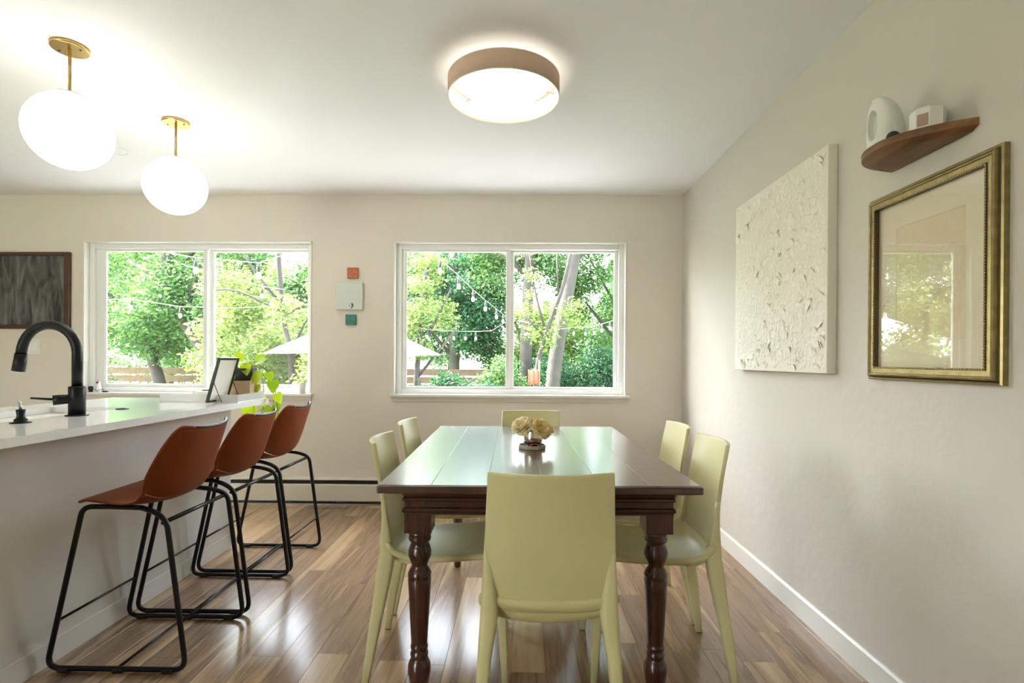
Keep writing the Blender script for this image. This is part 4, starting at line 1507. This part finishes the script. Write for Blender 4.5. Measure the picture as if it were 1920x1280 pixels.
# behind the kitchen window
tree('crooked dark-trunked leafy tree behind the slatted fence, kitchen window', (-6.75, 9.9, GZ), [(0.05, 0, 0), (-0.05, 0, 1.2), (-0.35, 0, 2.0), (-0.2, 0, 3.0), (0.1, 0, 4.6)], 0.11,
     [([(-0.25, 0, 1.7), (0.6, 0.2, 2.4), (1.2, 0.3, 3.0)], 0.05), ([(-0.3, 0, 2.2), (-1.1, 0.1, 2.9), (-1.7, 0, 3.4)], 0.05), ([(-0.2, 0, 2.8), (0.7, -0.2, 3.7)], 0.045)],
     blobs_in(40, (0.0, 0, 3.0), (1.8, 1.0, 1.75), 0.50, 11), 'leaves_mid', 10500, 0.105, seed=11)
tree('leaning dark tree crossing the middle of the kitchen window', (-4.85, 8.9, GZ), [(0.2, 0, 0), (-0.35, 0, 1.6), (-0.95, 0, 2.45), (-1.2, 0, 3.3), (-1.3, 0, 4.8)], 0.12,
     [([(-0.2, 0, 1.4), (0.1, 0.1, 2.6), (0.2, 0.2, 3.5)], 0.06), ([(-0.9, 0, 2.4), (-0.5, -0.2, 3.2), (-0.1, -0.3, 4.0)], 0.05), ([(-1.1, 0, 3.0), (-2.0, 0.2, 3.4)], 0.05)],
     blobs_in(32, (-0.8, 0.4, 3.3), (1.5, 0.9, 1.6), 0.46, 12), 'leaves_mid', 8000, 0.10, seed=12)
tree('slender young tree with lime leaves close behind the kitchen window', (-2.86, 6.55, GZ), [(0, 0, 0), (0.0, 0, 1.78), (-0.10, 0, 2.15), (-0.16, 0, 2.8), (-0.24, 0, 4.2)], 0.038,
     [([(0.0, 0, 1.75), (0.12, 0, 2.1), (0.45, 0.1, 2.6)], 0.022), ([(-0.12, 0, 2.25), (0.3, 0.05, 2.45), (0.7, 0.1, 2.55)], 0.018), ([(-0.14, 0, 2.4), (-0.55, 0, 2.9), (-0.95, 0.1, 3.6)], 0.02),
      ([(-0.17, 0, 3.0), (-0.5, 0, 3.9)], 0.018), ([(-0.18, 0, 3.1), (0.15, 0, 4.0)], 0.018), ([(-0.13, 0, 2.3), (-0.7, -0.1, 2.6), (-1.2, -0.1, 2.5)], 0.016)],
     blobs_in(26, (-0.6, 0.3, 2.35), (1.05, 0.6, 1.25), 0.30, 13), 'leaves_light', 3300, 0.085, 'bark_pale', 13)
tree('bushy lime-green small tree left of the umbrella, kitchen window', (-3.75, 7.9, GZ), [(0, 0, 0), (0.1, 0, 1.2), (0.05, 0, 2.4)], 0.05,
     [([(0.05, 0, 1.0), (0.6, 0.1, 1.8)], 0.025), ([(0.05, 0, 1.1), (-0.5, 0.1, 2.0)], 0.025)],
     blobs_in(24, (0.05, 0, 2.0), (0.85, 0.6, 1.15), 0.38, 14), 'leaves_light', 3800, 0.095, 'bark_pale', 14)
tree('pale lime bush added outside between the two windows to screen the umbrella', (-2.0, 6.05, GZ), [(0, 0, 0), (0.03, 0, 1.2), (-0.05, 0, 2.4)], 0.035,  # bush added to hide the umbrella from the picture-glass reflection
     [([(0.02, 0, 1.0), (0.35, 0, 1.9)], 0.02), ([(0.02, 0, 1.1), (-0.3, 0, 2.0)], 0.02)],
     blobs_in(22, (0.0, 0, 1.75), (0.42, 0.35, 0.85), 0.26, 23), 'leaves_light', 2400, 0.085, 'bark_pale', 23)
# behind the dining window
tree('thick straight grey trunk left of the leaning one, dining window', (0.12, 12.2, GZ), [(-0.02, 0, 0), (0.0, 0, 2.5), (0.12, 0, 4.6), (0.2, 0, 6.5)], 0.145,
     [([(0.1, 0, 3.9), (0.9, 0.2, 4.9)], 0.06), ([(0.05, 0, 3.6), (-0.9, 0.1, 4.6)], 0.06)],
     blobs_in(26, (-0.2, 0.6, 4.6), (2.0, 1.0, 1.2), 0.6, 15), 'leaves_mid', 6500, 0.12, 'bark_pale', 15)
tree('thick leaning grey trunk on the right of the dining window', (0.62, 11.0, GZ), [(-0.04, 0, 0), (0.10, 0, 1.8), (0.36, 0, 3.2), (0.55, 0, 4.2), (0.9, 0, 6.2)], 0.155,
     [([(0.45, 0, 3.7), (1.3, 0.1, 4.7)], 0.06), ([(0.5, 0, 4.0), (-0.2, 0.1, 5.0)], 0.06)],
     blobs_in(26, (0.9, 0.6, 5.0), (2.0, 1.0, 1.0), 0.6, 16), 'leaves_far', 5500, 0.12, 'bark_pale', 16)
tree('thin forked sapling between the two thick trunks', (0.22, 10.2, GZ), [(-0.02, 0, 0), (0.1, 0, 1.7), (0.35, 0, 2.5), (0.62, 0, 3.2), (0.8, 0, 4.2)], 0.05,
     [([(0.25, 0, 2.3), (0.05, 0, 3.0), (-0.1, 0, 4.0)], 0.028), ([(0.2, 0, 2.2), (-0.25, 0, 2.7)], 0.02), ([(0.5, 0, 2.9), (0.45, 0, 4.0)], 0.02)],
     blobs_in(14, (0.25, 0.1, 2.6), (0.7, 0.4, 0.9), 0.25, 17), 'leaves_light', 900, 0.085, seed=17)
tree('dense dark green tree filling the left pane of the dining window', (-1.7, 13.2, GZ), [(0, 0, 0), (0.05, 0, 2.0), (0.0, 0, 4.5)], 0.14,
     [([(0, 0, 1.8), (0.9, 0, 2.8)], 0.05), ([(0, 0, 1.8), (-0.9, 0, 2.8)], 0.05)],
     blobs_in(34, (0.15, 0, 3.25), (1.6, 0.9, 1.5), 0.55, 18), 'leaves_dark', 11000, 0.115, seed=18)
tree('pale yellow-green bushy tree at the left edge of the dining window', (-1.75, 8.6, GZ), [(0, 0, 0), (0.05, 0, 1.5), (0.2, 0, 3.2)], 0.05,
     [([(0.05, 0, 1.4), (0.7, -0.1, 2.2)], 0.025), ([(0.05, 0, 1.7), (0.6, 0.1, 2.9)], 0.025)],
     blobs_in(16, (0.25, 0, 2.55), (0.5, 0.4, 0.85), 0.30, 19), 'leaves_light', 2300, 0.085, 'bark_pale', 19)
tree('airy blue-green tree against the sky at the right of the dining window', (2.55, 13.5, GZ), [(0, 0, 0), (0.1, 0, 2.4), (0.0, 0, 5.2)], 0.12,
     [([(0.05, 0, 2.0), (-0.9, 0, 3.2)], 0.05), ([(0.05, 0, 2.2), (0.8, 0, 3.4)], 0.05), ([(0.05, 0, 2.8), (-0.8, 0, 4.3)], 0.04)],
     blobs_in(46, (-0.4, 0, 3.5), (1.6, 0.8, 1.8), 0.42, 20), 'leaves_mid', 8500, 0.115, seed=20)
# far wall of trees
far_labels = ['far tall tree at the left edge of the kitchen window view', 'far tall tree behind the crooked kitchen-window tree', 'far broad tree behind the umbrella', 'far tree hidden partly between the two windows',
              'far tall tree behind the dense dark one', 'far pale tree between the thick trunks', 'far tree rising behind the hedge at the right']
for k, (xx, yy, hh, lf_) in enumerate(((-14.8, 18.0, 4.6, 'leaves_far'), (-11.5, 17.0, 4.8, 'leaves_mid'), (-8.2, 16.5, 4.4, 'leaves_far'), (-5.4, 17.5, 4.6, 'leaves_mid'), (-2.4, 18.0, 4.8, 'leaves_far'), (0.9, 19.5, 2.9, 'leaves_light'), (3.9, 18.0, 4.2, 'leaves_far'))):
    tree(far_labels[k], (xx, yy, GZ), [(0, 0, 0), (0.1, 0, 2.2), (0, 0, hh + 1)], 0.16, [([(0, 0, 2), (1.1, 0, 3.2)], 0.06), ([(0, 0, 2.1), (-1.0, 0, 3.3)], 0.06)],
         blobs_in(34, (0, 0, hh * 0.8), (1.9, 1.2, hh * 0.52), 0.75, 30 + k), lf_, 11000, 0.17, seed=30 + k)


def shrub(label, base, c, r, br, nb, n, leaf, size, seed):
    s_ = thing('garden_shrub', label, 'shrub', base, 0, 'shrubs and hedges in the garden')
    for q_ in range(4):
        MB().tube([(r[0] * (q_ - 1.5) * 0.4, 0, 0), (r[0] * (q_ - 1.5) * 0.5, 0, c[2])], [0.025, 0.01], 6).build('stem', 'bark', s_)
    leaf_cloud('foliage', leaf, s_, [b_[:3] for b_ in blobs_in(nb, c, r, br, seed)], [b_[3:] for b_ in blobs_in(nb, c, r, br, seed)], n, size, seed=seed)
    return s_


shrub('tall clipped dark hedge along the right of the dining window', (1.55, 11.6, GZ), (0, 0, 1.0), (1.45, 0.35, 0.85), 0.42, 60, 13000, 'leaves_dark', 0.085, 51)
shrub('dark hedge between the thick trunks, behind the orange cloth', (0.15, 13.1, GZ), (0, 0, 1.0), (1.3, 0.35, 0.95), 0.42, 44, 9000, 'leaves_dark', 0.08, 52)
shrub('low drooping dark shrub below the umbrella, dining window', (-1.35, 9.4, GZ), (0, 0, 0.75), (0.85, 0.4, 0.7), 0.34, 30, 6000, 'leaves_dark', 0.085, 53)
shrub('mid-green shrub before the fence end in the dining window', (-0.35, 10.3, GZ), (0, 0, 1.05), (0.5, 0.3, 0.65), 0.28, 22, 2600, 'leaves_mid', 0.08, 54)
shrub('dark grey-green shrub at the fence, left edge of the kitchen window', (-8.1, 9.6, GZ), (0, 0, 0.9), (0.5, 0.3, 0.8), 0.30, 18, 2200, 'leaves_dark', 0.08, 55)
shrub('loose mid-green shrub behind the slat fence, kitchen window', (-7.2, 12.0, GZ), (0, 0, 1.7), (2.2, 0.4, 0.8), 0.42, 34, 4200, 'leaves_mid', 0.09, 58)
shrub('low bright shrub just outside the kitchen window', (-3.75, 6.2, GZ), (0, 0, 1.0), (0.75, 0.25, 0.45), 0.20, 18, 900, 'leaves_light', 0.075, 56)
shrub('bright leafy shrub under the slender young tree', (-2.65, 7.4, GZ), (0, 0, 1.05), (0.9, 0.3, 0.65), 0.26, 24, 2200, 'leaves_light', 0.08, 57)

# slatted fence
fn = thing('slatted_fence', 'brown horizontal slat fence with gaps along the garden end', 'fence', (0, 10.9, GZ))
slat = MB().box(-1.19, 1.19, -0.012, 0.012, -0.066, 0.066).mesh('slat')
slat.materials.append(MATS['fence_wood'])
post = MB().box(-0.06, 0.06, -0.05, 0.07, 0, 1.52).mesh('post')
post.materials.append(MATS['fence_wood'])
for k in range(4):
    xc = -10.0 + 2.4 * k + 1.2
    for j in range(9):
        o = bpy.data.objects.new('slat', slat)
        COL.objects.link(o)
        o.parent = fn
        o.location = (xc, 0, 0.14 + j * 0.164)
for k in range(5):
    o = bpy.data.objects.new('post', post)
    COL.objects.link(o)
    o.parent = fn
    o.location = (-10.0 + 2.4 * k, -0.03 + 0.10, 0)

# pale neighbouring houses
def house(label, base, w, dpt, hw_, hr, wall, wins):
    hs = thing('neighbour_house', label, 'house', base)
    MB().box(-w / 2, w / 2, 0, dpt, 0, hw_).build('walls', wall, hs)
    MB().rings([[(-w / 2 - .3, y, hw_), (w / 2 + .3, y, hw_), (0.0, y, hw_ + hr)] for y in (-0.3, dpt + 0.3)], True, False).build('roof', 'far_roof', hs)
    for (xa, za_) in wins:
        wn = MB().box(xa - 0.45, xa + 0.45, -0.05, -0.005, za_ - 0.5, za_ + 0.5).build('window', 'vinyl_white', hs)
        MB().box(xa - 0.37, xa + 0.37, -0.06, -0.045, za_ - 0.42, za_ + 0.42).build('pane', 'far_glass', wn)


house('pale neighbouring house glimpsed through trees, kitchen window', (-10.6, 24, GZ), 8.0, 5, 3.0, 1.2, 'far_wall', [(-2.2, 1.6), (0.2, 1.6), (2.4, 1.6)])
house('pale neighbouring house glimpsed behind the thick trunks', (2.2, 27, GZ), 11.0, 5, 2.9, 0.6, 'far_wall', [(-3.4, 1.5), (-0.6, 1.5), (2.6, 1.5)])

# garden umbrella
um = thing('garden_umbrella', 'white market umbrella open over the patio between the windows', 'umbrella', (-2.22, 7.0, GZ + 0.04))
RU, ze, zp = 1.16, 1.72, 2.27
m = MB()
ring = [(RU * math.cos(PI / 4 * k + PI / 8 * 0), RU * math.sin(PI / 4 * k), ze + 0.02) for k in range(8)]
pts = ring + [(0, 0, zp)]
m.add(pts, [(k, (k + 1) % 8, 8) for k in range(8)])
m.build('canopy', 'umbrella_cloth', um, solid=0.006)
MB().lathe([(0.22, 0.0), (0.24, 0.02), (0.24, 0.06), (0.05, 0.09), (0.02, 0.10)], 24).build('base', 'black_metal', um)
MB().tube([(0, 0, 0.09), (0, 0, zp + 0.05)], 0.02, 10).build('pole', 'pale_wood', um)
for k in range(8):
    a = PI / 4 * k
    MB().tube([(0, 0, zp - 0.02), (RU * 0.98 * math.cos(a), RU * 0.98 * math.sin(a), ze + 0.008)], 0.008, 6).build('rib', 'pale_wood', um)

# orange folded cloth on a stake among the shrubs
ob_ = thing('orange_flag', 'small orange cloth hung on a post before the hedge', 'cloth', (0.26, 9.6, GZ))
MB().tube([(0.08, 0, 0), (0.08, 0, 1.72)], 0.016, 8).build('post', 'fence_wood', ob_)
m = MB()
rows = [[(-0.12 + 0.19 * j / 8, 0.02 * math.sin(j * 1.9), 1.55 - 0.27 * i / 3 - 0.02 * math.sin(j)) for j in range(9)] for i in range(4)]
m.grid(rows).build('cloth', 'orange_cloth', ob_, solid=0.008)


# string lights
def bulb_string(label, path, bulbs, sc=1.0, r=0.004):
    s_ = thing('string_lights', label, 'string lights', group='outdoor bulb strings over the patio')
    MB().tube(path, r, 6).build('cable', 'cable_pale', s_)
    for (x, y, z) in bulbs:
        k = sc
        so_ = MB().lathe([(0.013 * k, 0.0), (0.016 * k, 0.006 * k), (0.016 * k, 0.045 * k), (0.010 * k, 0.055 * k), (0.004 * k, 0.09 * k)], 10).build('socket', 'socket_black', s_)
        so_.location = (x, y, z)
        MB().lathe([(0.001, -0.066 * k), (0.012 * k, -0.063 * k), (0.021 * k, -0.048 * k), (0.0225 * k, -0.033 * k), (0.018 * k, -0.012 * k), (0.013 * k, 0.0)], 12, cap=False).build('bulb', 'bulb_glass', so_)


def sag(a, b, n, s):
    a, b = Vector(a), Vector(b)
    return [tuple(a.lerp(b, i / n) + Vector((0, 0, -s * 4 * (i / n) * (1 - i / n)))) for i in range(n + 1)]


B1 = [(-0.831, 5.4, 2.105), (-0.71, 6.0, 2.03), (-0.609, 6.7, 1.965), (-0.499, 7.4, 1.91), (-0.379, 8.2, 1.865), (-0.306, 9.0, 1.855)]
bulb_string('string of white bulbs descending across the left pane of the dining window', [(-0.98, 4.9, 2.40), (-0.92, 5.1, 2.26)] + [(x, y, z + 0.09) for x, y, z in B1] + [(-0.10, 10.4, 1.93), (0.1, 12.0, 2.1)], B1, 1.0)
B2 = [(-0.02, 11.0, 1.90), (0.17, 10.9, 1.84), (0.38, 10.8, 1.80)]
B3 = [(1.03, 10.3, 1.72), (1.22, 10.0, 1.70), (1.36, 9.8, 1.71), (1.47, 9.6, 1.74), (1.58, 9.4, 1.77), (1.68, 9.2, 1.80)]
bulb_string('string of small bulbs from the leaning trunk to the right, dining window', [(0.76, 10.82, 1.80)] + [(x, y, z + 0.09) for x, y, z in B3] + [(1.85, 8.6, 2.0), (2.1, 7.6, 2.3)], B3, 1.0, 0.004)
bulb_string('short string of small bulbs joining the two thick trunks', [(-0.02, 12.05, 2.0)] + [(x, y, z + 0.09) for x, y, z in B2] + [(0.68, 10.82, 1.92)], B2, 1.0, 0.004)
B4 = [(-1.51, 8.5, 1.56), (-1.311, 8.6, 1.55), (-1.105, 8.7, 1.55), (-0.924, 8.8, 1.55), (-0.76, 8.9, 1.555)]
bulb_string('level string of small bulbs above the umbrella tip, dining window', [(-2.6, 8.1, 1.88)] + [(x, y, z + 0.09) for x, y, z in B4] + [(-0.5, 9.0, 1.66), (0.08, 12.0, 2.3)], B4, 0.9, 0.004)
B5 = [(-3.483, 5.6, 2.14), (-2.703, 5.4, 2.055)]
bulb_string('nearest pair of large bulbs hanging at the top of the kitchen window', [(-4.4, 5.8, 2.42), (-3.483, 5.6, 2.24), (-2.703, 5.4, 2.15), (-1.9, 5.15, 2.32), (-1.5, 4.93, 2.646)], B5, 1.15)
B6 = [(-7.0, 8.6, 2.03), (-5.598, 7.5, 1.92), (-4.56, 7.0, 1.765)]
bulb_string('lower string of small bulbs crossing the left pane of the kitchen window', [(-8.4, 9.6, 2.35)] + [(x, y, z + 0.09) for x, y, z in B6] + [(-3.6, 6.6, 1.80), (-2.95, 6.5, 1.82)], B6, 1.0)
B7 = [(-4.057, 7.0, 2.195), (-3.213, 6.5, 1.97)]
bulb_string('slanting string with two bulbs in the right pane of the kitchen window', [(-5.0, 7.7, 2.55)] + [(x, y, z + 0.09) for x, y, z in B7] + [(-2.92, 6.5, 2.02)], B7, 1.0)

print('objects', len(bpy.data.objects), 'tris', sum(len(o.data.polygons) for o in bpy.data.objects if o.type == 'MESH'))
